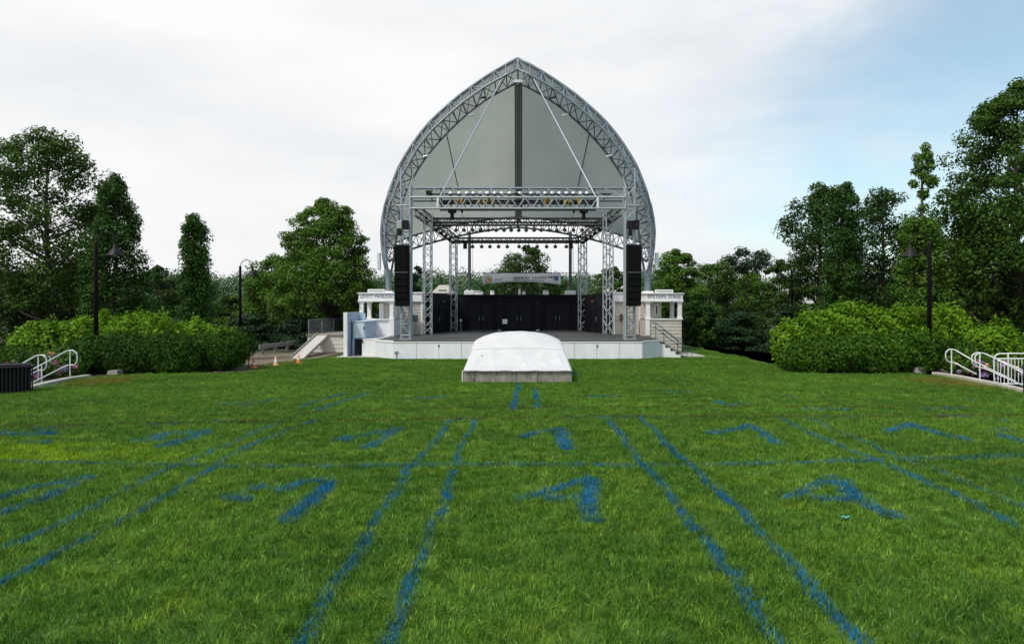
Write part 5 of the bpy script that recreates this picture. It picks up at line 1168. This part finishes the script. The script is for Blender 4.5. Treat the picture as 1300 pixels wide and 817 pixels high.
# far wooded hill
RNG = np.random.default_rng(900); cs = []; rs = []
for k in range(620):
    y_ = RNG.uniform(120, 330); x = RNG.uniform(-.85, .85)*y_
    h = RNG.uniform(6.5, 9.5); z0 = gz(x, y_)
    if 43*1.0 < x*150/y_ < 90 and y_ < 175: continue
    cs.append((x, y_, z0+h*.55)); rs.append((h*.42, h*.5))
cs = np.array(cs); rs = np.array(rs); n_ = 400
d = unit(RNG.normal(size=(len(cs)*n_, 3))); C = np.repeat(cs, n_, 0)+d*np.stack([np.repeat(rs[:, 0], n_)]*2+[np.repeat(rs[:, 1], n_)], 1)*RNG.uniform(.7, 1.08, len(d))[:, None]
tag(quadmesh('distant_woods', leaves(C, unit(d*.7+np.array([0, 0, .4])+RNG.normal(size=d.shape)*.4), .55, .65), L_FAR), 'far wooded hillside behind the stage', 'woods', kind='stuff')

# far houses
def house(x, y, z, w_, d_, h, rh, label, name='house'):
    t = thing(name, label, 'house', (x, y, z)); bx('wall', t, x-w_/2, x+w_/2, y, y+d_, z-1, z+h, M['housewhite'])
    e = .35; V = [(x-w_/2-e, y-e, z+h), (x+w_/2+e, y-e, z+h), (x+w_/2+e, y+d_+e, z+h), (x-w_/2-e, y+d_+e, z+h), (x-w_/2*.55, y+d_/2, z+h+rh), (x+w_/2*.55, y+d_/2, z+h+rh)]
    meshobj('roof', V, [(0, 1, 5, 4), (2, 3, 4, 5), (0, 4, 3), (1, 2, 5), (3, 2, 1, 0)], M['roof'], t, (x, y, z+h))
    n_ = max(1, int(w_/2.2))
    for r_ in range(max(1, int(h/2.7))):
        for i in range(n_):
            xc = x-w_/2+(i+.5)*w_/n_; f = bx('window', t, xc-.55, xc+.55, y-.06, y-.004, z+.8+r_*2.7, z+2.2+r_*2.7, M['trim']); bx('pane', f, xc-.45, xc+.45, y-.075, y-.063, z+.9+r_*2.7, z+2.1+r_*2.7, M['glass'])
q = P(1040, 379, 150); house(q.x, 150, gz(q.x, 150), 11, 8, 2.9, 1.2, 'white house glimpsed between the trees on the right'); q = P(1018, 380, 158); house(q.x, 158, gz(q.x, 158), 5, 7, 3.4, 1.4, 'grey white house left of the other between the right trees')
q = P(562, 372, 74); house(q.x, 74, 2.8, 1.7, 1.7, 1.75, .9, 'small pale hip roofed kiosk behind the back left tower', 'kiosk')
q = P(792, 371, 95); house(q.x, 95, 2.2, 4.5, 5, 2.9, 1.2, 'pale house glimpsed behind the right shingled wall')
o = prism('far_lawn', None, [(48, 118), (75, 118), (75, 148), (48, 148)], 0, .05, GS); o['kind'] = 'structure'
for v in o.data.vertices: v.co.z += gz(v.co.x, v.co.y)+.08

# parked cars beyond the right slope
def car(x, y, z, label):
    t = thing('parked_car', label, 'car', (x, y, z), 'cars in the car park beyond the trees')
    sec = [(-2.1, .35, .55), (-2.05, .35, .85), (-1.2, .35, .95), (-.6, .35, 1.42), (.7, .35, 1.45), (1.5, .35, 1.0), (2.1, .35, .92), (2.15, .35, .5)]
    V = []; Fc = []
    for (xx, zb_, zt_) in sec:
        hw = .85 if zt_ < 1.2 else .68; V += [(x+xx, y-.85, z+zb_), (x+xx, y-hw, z+zt_), (x+xx, y+hw, z+zt_), (x+xx, y+.85, z+zb_)]
    for i in range(len(sec)-1):
        for k in range(4): Fc.append((i*4+k, i*4+(k+1) % 4, (i+1)*4+(k+1) % 4, (i+1)*4+k))
    Fc += [(0, 1, 2, 3), (31, 30, 29, 28)]; meshobj('body', V, Fc, M['carwhite'], t, (x, y, z)); bx('side_window', t, x-.85, x+1.0, y-.80, y-.72, z+.98, z+1.33, M['glass'])
    for xx in (-1.35, 1.35):
        for sy in (-.8, .8): strut('wheel', t, (x+xx, y+sy-.1, z+.33), (x+xx, y+sy+.1, z+.33), .33, M['tyre'], 14)
for (px, D, lab) in ((888, 63, 'white car glimpsed under the dome shaped tree'), (945, 64, 'white car glimpsed under the spreading conifer'), (998, 61, 'white car glimpsed left of the right hedge')):
    car((px-CXP)*D/F, D, -2.78, lab)
